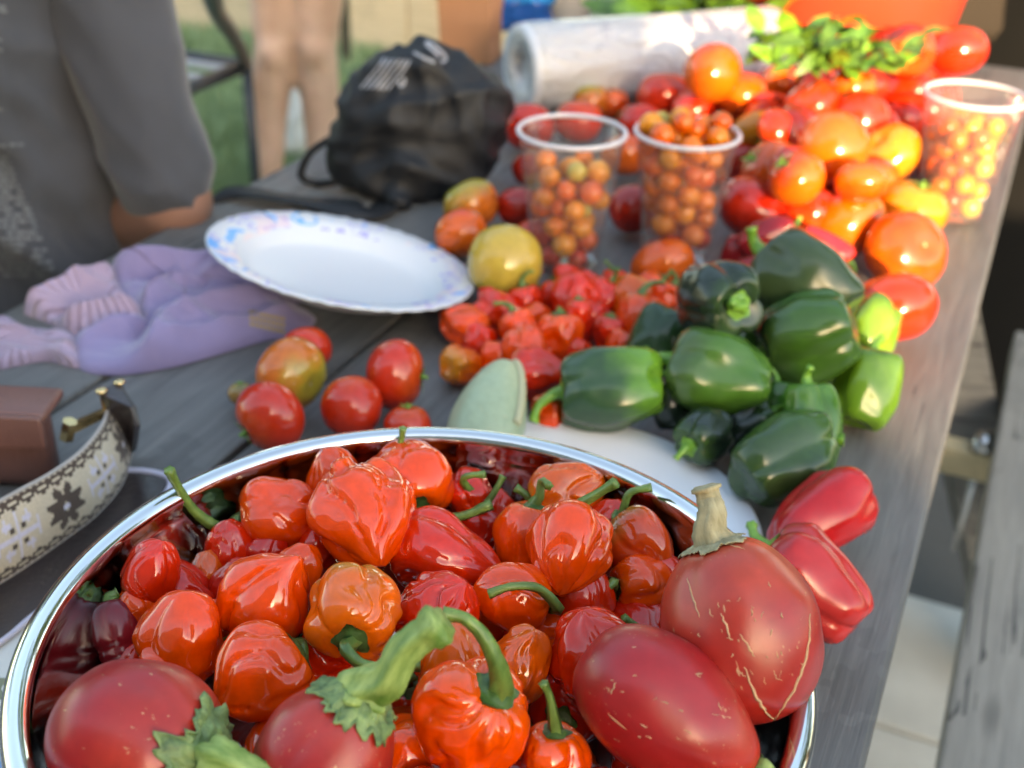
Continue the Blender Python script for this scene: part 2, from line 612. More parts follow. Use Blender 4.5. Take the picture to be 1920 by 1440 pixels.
# ---------------------------------------------------------------- house and hedge behind the photographer, unseen, put there to cast the shade
M_stucco = simple('grey_stucco', (.3, .29, .27), .9, var=.1, vscale=3, bmp=.3, bscale=40)
yb = -3.2
xb = .268 + math.tan(SUN_AZ) * (.6 - yb)
hs = thing('added_house', 'unseen grey shade-casting house wall behind the picnic table', 'added_house', (xb, yb, GZ))
obj('wall', box_mesh('house_wall', -14, 0, -6, 0, -.01, 5.2, .01), M_stucco, hs, smooth=False)
obj('roof', box_mesh('house_roof', -14.3, 0.0, -6.3, .0, 5.203, 5.4, .01), simple('dark_roof', (.08, .07, .065), .8), hs, smooth=False)
for wx in (-3.2, -6.4):
    w_ = obj('window', box_mesh('window', -.6, .6, .001, .05, 1.0, 2.3, .005), simple('white_frame', (.7, .7, .68), .5), hs, smooth=False)
    w_.location = (wx, 0, 0)
    obj('pane', box_mesh('pane', -.54, .54, .051, .056, 1.06, 2.24), simple('dark_pane', (.02, .025, .03), .05), w_, smooth=False)
hz = 4.0 * math.tan(SUN_EL) - GZ + .02
M_hedge = green_mat('hedge_leaf', (.02, .06, .015), (.07, .13, .03), 8, .5)
hv, hf = [], []
rg = random.Random(5)
for i in range(9000):
    c = Vector((rg.uniform(0, 7), rg.uniform(-.5, 0), rg.uniform(0, hz - .03)))
    d1 = Vector((rg.gauss(0, 1), rg.gauss(0, 1), rg.gauss(0, 1))).normalized() * .05
    d2 = d1.orthogonal().normalized() * .03
    b0 = len(hv); hv += [c - d1, c + d2, c + d1, c - d2]; hf.append((b0, b0 + 1, b0 + 2, b0 + 3))
hg = thing('added_hedge', 'unseen shade-casting green hedge beside the grey house', 'added_hedge', (xb + .02, yb, GZ))  # added low blocker that keeps the near boards in shade
obj('leaves', mesh('hedge_leaves', hv, hf), M_hedge, hg, smooth=False, kind='stuff')
obj('core', box_mesh('hedge_core', 0.03, 7, -.45, -.05, 0, hz - .06, .02), simple('hedge_inside', (.02, .03, .012), .95), hg, smooth=False)

# unseen trees added beyond the tan wall to keep low sky out of reflections
M_bark = simple('bark', (.09, .07, .055), .9, var=.3, vscale=12, bmp=.6, bscale=30)
M_crown = green_mat('tree_leaf', (.018, .05, .012), (.06, .12, .03), 2, .5)
lq = [Vector((-.09, 0, 0)), Vector((0, .05, .012)), Vector((.09, 0, 0)), Vector((0, -.05, .012))]
def sky_block_tree(x, y, h, r, seed):
    rg = random.Random(seed)
    t = thing('added_tree', 'unseen sky-blocking leafy tree beyond the yard wall', 'added_tree', (x, y, GZ - .02), group='trees added to block sky')
    parts = [tube([Vector((0, 0, 0)), Vector((.05, 0, h * .3)), Vector((.0, .1, h * .75))], [.24, .19, .07], 10)]
    ends = []
    for i in range(9):
        a = i * 2.4; z0 = h * rg.uniform(.25, .6)
        e = Vector((math.cos(a) * r * .7, math.sin(a) * r * .7, z0 + rg.uniform(.1, .35) * h))
        ends.append(e)
        parts.append(tube([Vector((0, 0, z0)), e * .5 + Vector((0, 0, z0 * .5)), e], [.09, .06, .02], 6))
    obj('trunk', mesh('trunk', *join_vf(parts)), M_bark, t)
    V, F = [], []
    cl = [e + Vector((rg.gauss(0, .4), rg.gauss(0, .4), rg.gauss(0, .4))) for e in ends for _ in range(5)] + [Vector((rg.gauss(0, r * .35), rg.gauss(0, r * .35), h * rg.uniform(.45, 1))) for _ in range(26)]
    for c in cl:
        for _ in range(75):
            o_ = c + Vector((rg.gauss(0, .42), rg.gauss(0, .42), rg.gauss(0, .3)))
            m_ = Matrix.Rotation(rg.uniform(0, 6.28), 3, 'Z') @ Matrix.Rotation(rg.uniform(-1.2, 1.2), 3, 'X') * rg.uniform(.9, 1.7)
            b0 = len(V); V += [o_ + m_ @ q_ for q_ in lq]; F.append((b0, b0 + 1, b0 + 2, b0 + 3))
    obj('crown', mesh('crown', V, F), M_crown, t, smooth=False)
for i, (x, y, h, r) in enumerate(((-7.5, 8.5, 6.5, 2.6), (-3.2, 9.5, 7.2, 2.8), (1.0, 8.8, 6.6, 2.6), (4.8, 7.2, 6.8, 2.6), (7.6, 3.6, 6.2, 2.4))):
    sky_block_tree(x, y, h, r, 40 + i)
# ---------------------------------------------------------------- vegetable builders
def hab_body(seed, L=.040, R=.020, lobes=3, taper=.36, tip=.004, crump=.32, seg=44, rings=28, bend=0.0):
    rg = random.Random(seed)
    ph = rg.uniform(0, 6.28)
    s0 = Vector((seed * 3.7 % 50, seed * 1.9 % 50, seed * .7 % 50))
    la = rg.uniform(.17, .30)
    def fn(th, p):
        t = th / math.pi
        st = math.sin(th)
        r = R * (st ** .82) * (1 - taper * max(0, t - .28) ** 1.25 * 1.5)
        z = L * .5 * math.cos(th)
        d = Vector((st * math.cos(p), st * math.sin(p), math.cos(th)))
        q = p + .5 * noise.noise(d * 1.3 + s0)
        c = abs(math.cos(lobes * .5 * q + ph))
        r *= 1 - la * (1 - c ** .55) * (.35 + .9 * t) * min(1, st * 1.6)
        r *= 1 + .17 * noise.noise(d * 1.25 + s0) + .025 * noise.noise(d * 2.8 + s0)
        n1 = noise.noise(Vector((math.cos(q) * 1.15, math.sin(q) * 1.15, math.cos(th) * .55)) + s0 * 1.7)
        rid = max(0.0, 1 - abs(n1) * 6.0)
        r *= 1 - .34 * crump * rid * rid * min(1, st * 1.5) * (.55 + .45 * abs(math.cos(th)))
        n2 = noise.noise(d * 5.0 + s0)
        rid2 = max(0.0, 1 - abs(n2) * 5)
        r *= 1 - .035 * crump * max(0, crump - .3) * rid2 * (0.35 + t)
        q2 = r / (.42 * R)
        if t < .5:
            z -= .13 * L * math.exp(-q2 * q2)
        else:
            z -= tip * math.exp(-(r / (.22 * R)) ** 2) - .05 * L * math.exp(-(q2 * 1.2) ** 2)
            z += .06 * L * math.cos(lobes * q + ph) * min(1, q2) * (t - .5)
        return Vector((r * math.cos(p) + bend * (z / L) ** 2 * R, r * math.sin(p), z))
    return uvsphere(fn, seg, rings)

def calyx_vf(r, seed, lobes=6, dome=.25, thick=.0006, z0=0.0, jag=.18):
    vs, fs = [], []
    K = lobes * 5
    rs = [0.001, .4, .75, 1.0]
    for j, f in enumerate(rs):
        for k in range(K):
            a = 2 * math.pi * k / K
            rr = r * f
            if j == 3:
                rr *= 1 + jag * math.cos(lobes * a) + .12 * noise.noise(Vector((math.cos(a) * 2, math.sin(a) * 2, seed)))
            zz = z0 + dome * r * (1 - f * f) + (.10 * r * math.sin(3 * a + seed) * f * f)
            vs.append(Vector((rr * math.cos(a), rr * math.sin(a), zz)))
    top = len(vs)
    vs += [v - Vector((0, 0, thick + .12 * r)) for v in vs[:]]
    for b, flip in ((0, False), (top, True)):
        for j in range(3):
            for k in range(K):
                q = (b + j * K + k, b + j * K + (k + 1) % K, b + (j + 1) * K + (k + 1) % K, b + (j + 1) * K + k)
                fs.append(q[::-1] if not flip else q)
    for k in range(K):
        fs.append((3 * K + k, 3 * K + (k + 1) % K, top + 3 * K + (k + 1) % K, top + 3 * K + k))
    return vs, fs

def stem_vf(path, r0, r1, seed=0, sides=10, flare=1.4):
    P = catmull(path, 6)
    n = len(P)
    rad = []
    for i in range(n):
        t = i / (n - 1)
        r = r0 * (1 - t) ** 2.2 + r1
        if t > .86:
            r *= 1 + (flare - 1) * ((t - .86) / .14)
        rad.append(r)
    return tube(P, rad, sides, .12, seed, ribs=5)

def colour(o, c1, c2, blend=.6):
    o['tint'] = [float(x) for x in c1]
    o['tint2'] = [float(x) for x in c2]
    o['blend'] = float(blend)

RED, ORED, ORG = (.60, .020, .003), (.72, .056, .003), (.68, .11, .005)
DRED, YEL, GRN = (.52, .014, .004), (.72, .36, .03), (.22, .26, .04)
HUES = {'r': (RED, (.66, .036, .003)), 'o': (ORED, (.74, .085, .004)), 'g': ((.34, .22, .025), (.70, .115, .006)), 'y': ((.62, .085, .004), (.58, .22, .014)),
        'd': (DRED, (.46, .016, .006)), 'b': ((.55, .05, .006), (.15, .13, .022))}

def subsurf(o, n=1):
    m = o.modifiers.new('smooth', 'SUBSURF')
    m.levels = 0
    m.render_levels = n

KEEP = ('broad lobed', 'deep red habanero tapering', 'biggest orange-red')
def habanero(px, py, rpx, z, axis, hue, label, stem=None, kw=None, seed=None, near=True, group=None, calyx=True, blend=None, stemr=1.0):
    """axis (deg, c) points from tip to stem; stem = list of (px, py, depth offset) after the calyx"""
    P = at(px, py, z)
    R = rpx * depth(P) / FPX * (1.13 if near else 1.07)
    if near:                                    # keep it clear of the bowl's wall
        z0_ = z
        while z < .128 and (Vector((P.x, P.y, 0)) - BC).length + R * .88 > (bowl_r(z) if z < .1 else .146 + max(0, z - .105) * 1.5):
            z += .002
            P = at(px, py, z)
        R = rpx * depth(P) / FPX * 1.13
    if stem is None and near and not label.startswith(KEEP):
        axis = (-90 + ((px * 13 + py * 7) % 90) - 45, -.35)
    kw = dict(kw or {})
    seed = seed if seed is not None else int(px * 7 + py)
    asp = kw.pop('asp', 1.12) * .95
    blend = kw.pop('blend', blend)
    rot = rot_to(vdir(*axis), (seed % 63) / 10.0)
    t = thing('habanero_pepper', label, 'pepper', P, rot, group)
    L = 2 * R * asp
    vs, fs = hab_body(seed, L=L, R=R, seg=64 if near else 30, rings=42 if near else 18, tip=kw.pop('tip', .12) * R, **kw)
    fl = obj('flesh', mesh('habanero_flesh', vs, fs), M_hab, t)
    subsurf(fl, 1)
    c1, c2 = HUES[hue]
    colour(fl, c1, c2, blend if blend is not None else .72)
    if not calyx:
        return t
    top = min((v for v in vs[:60]), key=lambda v: v.x * v.x + v.y * v.y)
    zt = top.z + .02 * R
    inv = rot.transposed()
    vs, fs = calyx_vf(R * .36, seed, 5 + seed % 2, .32, z0=zt + .06 * R)
    obj('calyx', mesh('calyx', vs, fs), M_calyx, t)
    base = Vector((0, 0, zt))
    if stem is None and near and label.startswith(KEEP):
        return t
    if stem:
        d0 = depth(P + rot @ base)
        pts = [base, base + Vector((0, 0, R * .16))]
        for x, y, dz in stem:
            dd = d0 - dz
            if near:
                h_ = BOWL_BVH.ray_cast(CAMLOC, ray(x, y).normalized())[0]
                if h_ is not None:
                    dd = min(dd, depth(h_) - .0035)
            pts.append(inv @ (atd(x, y, dd) - P))
    else:
        rg = random.Random(seed)
        a = rg.uniform(0, 6.28); ln = R * rg.uniform(.8, 1.2)
        b = Vector((math.cos(a), math.sin(a), 0))
        pts = [base, base + Vector((0, 0, ln * .35)), base + Vector((0, 0, ln * .65)) + b * ln * .25, base + Vector((0, 0, ln * .8)) + b * ln * .7]
    k = stemr * max(R, .015)
    vs, fs = stem_vf(pts, k * .16, k * .085, seed)
    obj('stem', mesh('stem', vs, fs), M_stem, t)
    return t

# ---------------------------------------------------------------- steel bowl
BC = Vector((-.0325, .3475, 0))
BR, BZ = .1505, .110
M_metal, t, b, L = new_mat('polished_steel')
b.inputs['Metallic'].default_value = 1
b.inputs['Base Color'].default_value = (.66, .66, .65, 1)
tc = N(t, 'ShaderNodeTexCoord')
nz = noise_n(t, L, 30, 4, mapping(t, L, tc.outputs['Object'], (1, 1, 14)), .6)
fleck = math_n(t, L, 'GREATER_THAN', noise_n(t, L, 900, 2, tc.outputs['Object']), .7)
L(math_n(t, L, 'ADD', math_n(t, L, 'MULTIPLY', nz, .10), math_n(t, L, 'ADD', math_n(t, L, 'MULTIPLY', fleck, .12), .045)), b.inputs['Roughness'])
bump(t, L, b, nz, .04, .001)
bowl = thing('mixing_bowl', 'shiny stainless steel bowl heaped with red habaneros and red eggplants', 'bowl', BC)
prof_in = [(0.001, .0032), (.055, .0034), (.085, .009), (.109, .028), (.127, .055), (.1375, .082), (.1425, .1005)]
roll = [(.1455 + .0052 * math.cos(a), BZ - .0035 + .0052 * math.sin(a)) for a in [math.pi * (1 - k / 7) for k in range(0, 8)]] + \
       [(.1455 + .0052 * math.cos(a), BZ - .0035 + .0052 * math.sin(a)) for a in (-.5, -1.1, -1.7)]
roll = [(r, z) for r, z in roll]
prof_out = [(.1432, .1002), (.1392, .082), (.1288, .0545), (.1105, .0268), (.0862, .0075), (.07, .0012), (.001, .0012)]
inn = catmull([Vector((r, 0, z)) for r, z in prof_in], 5)
outp = catmull([Vector((r, 0, z)) for r, z in prof_out], 5)
prof = [(v.x, v.z) for v in inn] + roll + [(v.x, v.z) for v in outp]
vs, fs = lathe(prof, 128)
obj('body', mesh('bowl_body', vs, fs), M_metal, bowl)
BOWL_BVH = BVHTree.FromPolygons([v + BC for v in vs], fs)
def bowl_r(z):
    for (r0, z0), (r1, z1) in zip(prof_in, prof_in[1:]):
        if z0 <= z <= z1:
            return r0 + (r1 - r0) * (z - z0) / (z1 - z0)
    return .145

# ---------------------------------------------------------------- habaneros in the bowl
GB = 'habaneros in the steel bowl'
V_ = vdir
habs = [
 # px, py, rpx, z, axis, hue, label, stem, kw
 (522, 963, 70, .088, (190, .1), 'o', 'red habanero by the left rim with long stem poking over the steel edge', [(415, 990, .004), (365, 958, .012), (335, 915, .020), (316, 880, .028)], dict(asp=1.05, tip=.3)),
 (632, 905, 54, .080, (120, -.6), 'o', 'small red habanero behind the biggest one near back rim', None, dict(asp=1.25)),
 (682, 968, 98, .104, (120, -.75), 'o', 'biggest orange-red habanero with puckered top at upper left of heap', None, dict(asp=1.12, crump=1.0, tip=.25)),
 (768, 898, 76, .092, (-73, .68), 'o', 'orange-red habanero with crooked green stem lying across to the right', [(800, 972, .006), (860, 970, .010), (922, 946, .012)], dict(asp=1.05)),
 (880, 925, 46, .082, (-85, .5), 'r', 'dark-capped red habanero with stem sticking up right beside crooked stem', [(905, 955, .008), (932, 915, .010), (944, 892, .010)], dict(asp=1.1, crump=.8)),
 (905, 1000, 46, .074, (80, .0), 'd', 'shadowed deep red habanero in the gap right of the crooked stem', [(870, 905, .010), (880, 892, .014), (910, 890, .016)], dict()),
 (838, 1045, 84, .090, (160, -.25), 'r', 'deep red habanero tapering to a point on the right, mid heap', None, dict(asp=1.25, taper=.7, tip=.5)),
 (1062, 925, 62, .086, (205, .1), 'y', 'wrinkled orange habanero at the back centre behind upright stem', [(990, 932, .004), (966, 914, .004)], dict(asp=1.15, crump=.9)),
 (988, 1015, 62, .092, (78, .12), 'o', 'orange habanero with upright hooked stem and ragged green cap', [(1012, 930, .002), (1016, 902, .004), (1030, 912, .010)], dict(asp=1.25, lobes=4)),
 (1066, 1030, 79, .106, (75, -.55), 'o', 'plump knobbly orange-red habanero right of the upright stem', [(1090, 945, .006), (1118, 928, .010), (1156, 904, .014)], dict(asp=1.1, lobes=4, crump=.8)),
 (1090, 1118, 62, .086, (50, -.4), 'r', 'red habanero tucked under the plump knobbly one', None, dict()),
 (1200, 1020, 62, .090, (130, -.3), 'b', 'habanero with brownish green shoulders near right rim', [(1166, 962, .0), (1180, 925, .004), (1222, 914, .006)], dict(asp=1.15)),
 (1205, 1095, 58, .084, (185, .35), 'o', 'orange-red habanero whose thick stem points down left beside red eggplant', [(1150, 1092, .010), (1118, 1125, .014), (1090, 1166, .014)], dict(asp=1.1)),
 (664, 1140, 86, .110, (-85, .84), 'g', 'orange habanero blushed green on top with stem curling toward viewer', [(650, 1218, .012), (690, 1248, .014), (788, 1246, .014)], dict(asp=1.1, lobes=4, crump=.5, blend=.12)),
 (497, 1122, 82, .106, (-75, -.7), 'o', 'orange-red habanero with two pointed bumps on its top', None, dict(asp=1.15, lobes=2, tip=.3, crump=.8)),
 (562, 1068, 46, .092, (100, -.3), 'o', 'small red habanero between the two-bumped one and green-blushed one', None, dict()),
 (822, 1148, 82, .096, (-100, -.5), 'r', 'crumpled red habanero right of the green-blushed orange one', None, dict(asp=.95, crump=1.3)),
 (962, 1120, 68, .094, (-15, -.1), 'o', 'orange-red habanero with stem arching back over its front', [(1046, 1140, .012), (1012, 1104, .020), (960, 1100, .024), (916, 1114, .024)], dict(asp=1.05)),
 (345, 1190, 82, .098, (150, -.6), 'o', 'smooth round orange-red habanero right of the purple jalapeno', None, dict(asp=1.05, crump=.3, lobes=2)),
 (335, 1112, 62, .080, (60, -.3), 'd', 'dull red habanero behind the smooth round one by the left wall', None, dict(crump=1.0)),
 (415, 1170, 46, .086, (90, -.3), 'o', 'half hidden orange-red habanero beside the smooth round one', None, dict()),
 (492, 1268, 92, .100, (35, -.3), 'o', 'broad lobed orange-red habanero above the front middle eggplant', None, dict(asp=.95, lobes=3, crump=.6)),
 (852, 1240, 80, .098, (60, -.5), 'y', 'bright orange habanero behind the thick green eggplant stem', None, dict(asp=1.0, crump=.5)),
 (972, 1245, 64, .090, (110, -.5), 'y', 'yellow-topped orange habanero under the long curved stem', None, dict(asp=1.2)),
 (1112, 1222, 88, .094, (15, -.3), 'r', 'glossy red lobed habanero behind the right front eggplant', None, dict(asp=.95, lobes=4)),
 (880, 1352, 107, .110, (53, .5), 'o', 'large orange-red habanero at front with long curved stem', [(934, 1250, .010), (912, 1200, .014), (874, 1160, .016), (830, 1150, .016)], dict(asp=1.05, lobes=3, crump=.8)),
 (1035, 1440, 68, .090, (86, .25), 'o', 'orange habanero at the bottom edge with short upright stem', [(1036, 1335, .004), (1030, 1305, .006), (1018, 1280, .008)], dict(asp=1.25, crump=.5)),
 (312, 1258, 52, .090, (100, -.4), 'o', 'orange-red habanero peeking out behind the left front eggplant', None, dict()),
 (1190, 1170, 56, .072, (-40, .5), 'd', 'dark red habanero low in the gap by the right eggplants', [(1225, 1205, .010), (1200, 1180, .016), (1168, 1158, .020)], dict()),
 (606, 1232, 58, .084, (150, .3), 'r', 'deep red habanero under the green-blushed orange one', [(568, 1208, .012), (572, 1235, .016), (566, 1262, .018)], dict()),
 (700, 1262, 50, .078, (90, -.2), 'r', 'shadowed red habanero behind the ragged eggplant cap', None, dict()),
 (500, 1040, 44, .080, (60, -.4), 'd', 'dull pinkish red habanero below the long-stemmed left one', None, dict()),
 (594, 1022, 42, .082, (60, -.4), 'r', 'red habanero squeezed under the biggest one', None, dict()),
 (392, 1078, 42, .076, (60, -.4), 'y', 'small orange habanero deep by the left wall', None, dict()),
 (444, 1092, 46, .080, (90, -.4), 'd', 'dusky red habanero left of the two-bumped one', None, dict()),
 (722, 900, 42, .080, (75, .05), 'r', 'red habanero near the back wall with upright stem reaching the rim', [(738, 862, .004), (751, 832, .006), (756, 802, .010)], dict()),
 (285, 1068, 54, .064, (60, -.3), 'r', 'red habanero deep against the left wall above the jalapeno', None, dict()),
 (432, 1030, 50, .066, (60, -.3), 'r', 'red habanero deep under the long-stemmed left one', None, dict()),
 (255, 1140, 40, .060, (60, -.3), 'o', 'orange-red habanero in the hollow right of the jalapeno', None, dict()),
 (930, 965, 44, .066, (60, -.3), 'r', 'red habanero in the hollow right of the crooked stem, at the back', None, dict()),
 (1140, 985, 46, .068, (60, -.3), 'r', 'red habanero in the hollow left of the brown-shouldered one', None, dict()),
 (250, 1250, 44, .060, (60, -.3), 'r', 'red habanero low under the jalapeno by left wall', None, dict()),
 (1240, 1075, 46, .074, (60, -.4), 'r', 'red habanero pressed between right wall and right eggplant', None, dict()),
 (1020, 1185, 44, .076, (200, .1), 'o', 'orange-red habanero below the arching stem, stub of stem showing', [(1000, 1165, .002), (990, 1150, .004)], dict()),
]
for h in habs:
    habanero(h[0], h[1], h[2], h[3], h[4], h[5], h[6], h[7], dict(h[8]), near=True, group=GB)
# those that carry the heap from below
rg = random.Random(11)
k = 0
low = []
top_pos = [Vector(o.location) for o in bpy.data.objects if o.name.startswith('habanero_pepper')]
egg_pos = [at(258, 1385, .110), at(612, 1425, .114), at(1392, 1178, .128), at(1252, 1335, .116)]
while k < 46:
    z = rg.choice((.026, .052) if k < 26 else (.054, .078))
    rr = (bowl_r(z) - .026) * math.sqrt(rg.random())
    a = rg.uniform(0, 6.28)
    p = BC + Vector((rr * math.cos(a), rr * math.sin(a), z))
    if any((p - q).length < .029 for q in low) or k >= 26 and (p.y > BC.y - .01 or any((p - q).length < .030 for q in top_pos) or any((p - q).length < .047 for q in egg_pos)):
        k += .2 if k < 26 else .02
        continue
    low.append(p)
    k += 1
lowme = [mesh('habanero_flesh', *hab_body(900 + i, .036, .0185, seg=28, rings=18, tip=.002)) for i in range(4)]
lows = mesh('stem', *stem_vf([Vector((0, 0, .012)), Vector((0, 0, .02)), Vector((.004, 0, .026)), Vector((.014, 0, .03))], .003, .0016, 3))
lowc = mesh('calyx', *calyx_vf(.0068, 2, 5, .3, z0=.0155))
for i, p in enumerate(low):
    t = thing('habanero_pepper', 'red habanero buried low in the steel bowl under the others', 'pepper', p, rot_to(Vector((rg.gauss(0, 1), rg.gauss(0, 1), rg.gauss(0, 1) + .3)).normalized()), GB)
    f = obj('flesh', lowme[i % 4], M_hab, t)
    colour(f, *HUES[rg.choice('rordo')], .7)
    obj('calyx', lowc, M_calyx, t)
    obj('stem', lows, M_stem, t)

# ---------------------------------------------------------------- red eggplants
def eggplant(px, py, rpx, z, axis, asp, label, stem, stem_r, mat_s, calyx_r, seed, egg=.12, tints=None, thick=1.0, cz=0.0):
    P = at(px, py, z)
    R = rpx * depth(P) / FPX
    rot = rot_to(vdir(*axis), seed)
    t = thing('red_eggplant', label, 'eggplant', P, rot, 'red eggplants on top of the bowl')
    L = R * asp * 2
    s0 = Vector((seed * 2.3, seed, 4))
    def fn(th, p):
        st = math.sin(th)
        d = Vector((st * math.cos(p), st * math.sin(p), math.cos(th)))
        r = R * st ** .93 * (1 - egg * math.cos(th)) * (1 + .09 * noise.noise(d * 1.1 + s0) + .03 * noise.noise(d * 2.3 + s0) - .05 * (1 - abs(math.cos(1.5 * p + seed)) ** .5) * (1 + math.cos(th)) ** 1.5)
        z = L * .5 * math.cos(th)
        z -= .07 * R * math.exp(-(r / (.3 * R)) ** 2) * (1 if th < 1.5 else -.7)
        return Vector((r * math.cos(p), r * math.sin(p), z))
    vs, fs = uvsphere(fn, 56, 36)
    f = obj('flesh', mesh('eggplant_flesh', vs, fs), M_egg, t)
    subsurf(f, 1)
    c = tints or ((.29, .006, .010), (.37, .022, .013))
    colour(f, c[0], c[1], .5)
    zt = L * .5 - .05 * R
    # calyx: thick fleshy cap with ragged lobes hugging the shoulder
    K, J = 96, 12
    V, F = [], []
    for j in range(J):
        fj = j / (J - 1)
        for k in range(K):
            a = 2 * math.pi * k / K
            nn = noise.noise(Vector((math.cos(a) * 2.2, math.sin(a) * 2.2, seed)))
            reach = calyx_r * R * (.85 + .10 * math.cos(5 * a + seed) + .18 * nn + .22 * noise.noise(Vector((math.cos(a) * 7, math.sin(a) * 7, seed))))
            rr = stem_r * R * .8 + (reach - stem_r * R * .5) * fj
            th = math.asin(min(.98, rr / R))
            base = fn(th, a)
            nrm = Vector((math.sin(th) * math.cos(a), math.sin(th) * math.sin(a), math.cos(th)))
            lift = .016 * R + .10 * R * thick * (1 - fj) ** 2 + .055 * R * thick * (noise.noise(Vector((math.cos(a) * 5, math.sin(a) * 5, fj * 4 + seed))) + .9 * noise.noise(Vector((math.cos(a) * 11, math.sin(a) * 11, fj * 7 + seed)))) * (.4 + fj) + (.03 * R * thick if j > J - 3 else 0)
            V.append(base + nrm * max(lift, .006 * R))
    for j in range(J - 1):
        for k in range(K):
            F.append((j * K + k, (j + 1) * K + k, (j + 1) * K + (k + 1) % K, j * K + (k + 1) % K))
    o = obj('calyx', mesh('eggplant_calyx', V, F), M_ecal if mat_s is M_estem else mat_s, t)
    m = o.modifiers.new('thick', 'SOLIDIFY'); m.thickness = .022 * R * thick; m.offset = 1
    inv = rot.transposed()
    d0 = depth(P + rot @ Vector((0, 0, zt)))
    pts = [Vector((0, 0, zt - .02 * R)), Vector((0, 0, zt + .16 * R))] + [inv @ (atd(x, y, d0 - dz) - P) for x, y, dz in stem]
    PP = catmull(pts, 8)
    n = len(PP)
    rad = [stem_r * R * (.62 + .55 * (1 - i / (n - 1)) ** 2.4 + (.16 if i > n - 4 else 0)) for i in range(n)]
    vs, fs = tube(PP, rad, 20, .10, seed, ribs=5)
    s = obj('stem', mesh('eggplant_stem', vs, fs), mat_s, t)
    return t

eggplant(258, 1385, 150, .110, (-8, .42), 1.12, 'red eggplant at the lower left of bowl, green cap facing right', [(405, 1418, .012), (455, 1445, .014), (520, 1475, .014)], .30, M_estem, .62, 1.2, .05)
eggplant(612, 1425, 128, .114, (62, .18), 1.2, 'red eggplant in the front middle with long thick green stem', [(730, 1275, .008), (762, 1218, .012), (828, 1168, .016)], .36, M_estem, .62, 2.6, .05)
eggplant(1392, 1178, 152, .128, (108, -.02), 1.16, 'scarred red eggplant propped on the right rim, dry tan stem up', [(1335, 960, .0), (1328, 935, -.002), (1322, 912, -.002)], .22, M_drystem, .36, 3.9, .02, ((.29, .010, .009), (.38, .036, .015)), .35)
eggplant(1252, 1335, 128, .116, (-38, .10), 1.52, 'long red eggplant at lower right, blunt pale end pointing left', [(1430, 1440, .006), (1445, 1462, .006), (1460, 1485, .006)], .2, M_estem, .36, 5.3, .10)

def scar(egg_t, pxs, w, seed):
    fl_ = [c_ for c_ in egg_t.children if c_.name.startswith('flesh')][0]
    bpy.context.view_layer.update()
    mw = fl_.matrix_world
    bv_ = BVHTree.FromPolygons([mw @ v_.co for v_ in fl_.data.vertices], [tuple(p.vertices) for p in fl_.data.polygons])
    pts_ = []
    rg_ = random.Random(seed)
    for p_ in catmull([Vector((x, y, 0)) for x, y in pxs], 6):
        d_ = ray(p_.x + rg_.uniform(-1.5, 1.5), p_.y + rg_.uniform(-1.5, 1.5)).normalized()
        h_ = bv_.ray_cast(CAMLOC, d_)[0]
        if h_ is not None:
            pts_.append(h_)
    if len(pts_) < 3:
        return
    n_ = len(pts_)
    rad_ = [.72 * w * (.35 + .65 * math.sin(math.pi * i / (n_ - 1)) * rg_.uniform(.5, 1.2)) for i in range(n_)]
    vs_, fs_ = tube(pts_, rad_, 5, .3, seed)
    o_ = obj('scar', mesh('scar', [mw.inverted() @ v_ for v_ in vs_], fs_), M_scartan, egg_t)
    return o_
M_scartan = simple('scar_tissue', (.48, .30, .16), .8, var=.25, vscale=300)
eggs = [o for o in bpy.data.objects if o.name.startswith('red_eggplant')]
eggs.sort(key=lambda o: o.name)
e3, e4 = eggs[2], eggs[3]
for i, (e_, pts_, w_) in enumerate([
    (e3, [(1518, 1150), (1515, 1210), (1496, 1275), (1470, 1322), (1452, 1350)], .00085), (e3, [(1396, 1250), (1412, 1295), (1436, 1335), (1452, 1350)], .0008),
    (e3, [(1288, 1082), (1298, 1118), (1312, 1156)], .00055), (e3, [(1352, 1150), (1362, 1175), (1368, 1198)], .0006), (e3, [(1388, 1190), (1405, 1215), (1414, 1232)], .0006),
    (e3, [(1440, 1090), (1444, 1102)], .0004), (e3, [(1330, 1012), (1370, 1022), (1398, 1030)], .00035),
    (e4, [(1070, 1262), (1076, 1318), (1098, 1362), (1132, 1412)], .00075), (e4, [(1082, 1345), (1108, 1385)], .0006), (e4, [(1146, 1302), (1154, 1280)], .0004), (e4, [(1200, 1358), (1212, 1364)], .0004)]):
    scar(e_, pts_, w_, i)
rg = random.Random(77)
for i in range(46):
    e_, cx_, cy_, ax_, ay_, dg = ((e3, 1395, 1225, 110, 120, -66), (e4, 1235, 1330, 130, 80, -32))[i % 3 == 2]
    a_, q_ = rg.uniform(0, 6.28), math.sqrt(rg.random())
    x_, y_ = cx_ + ax_ * q_ * math.cos(a_), cy_ + ay_ * q_ * math.sin(a_)
    th_ = R_(dg + rg.gauss(0, 24)); ln_ = rg.uniform(4, 17)
    scar(e_, [(x_, y_), (x_ + ln_ * .5 * math.cos(th_) + rg.uniform(-2, 2), y_ - ln_ * .5 * math.sin(th_)), (x_ + ln_ * math.cos(th_), y_ - ln_ * math.sin(th_))], rg.uniform(.00016, .00038), i)

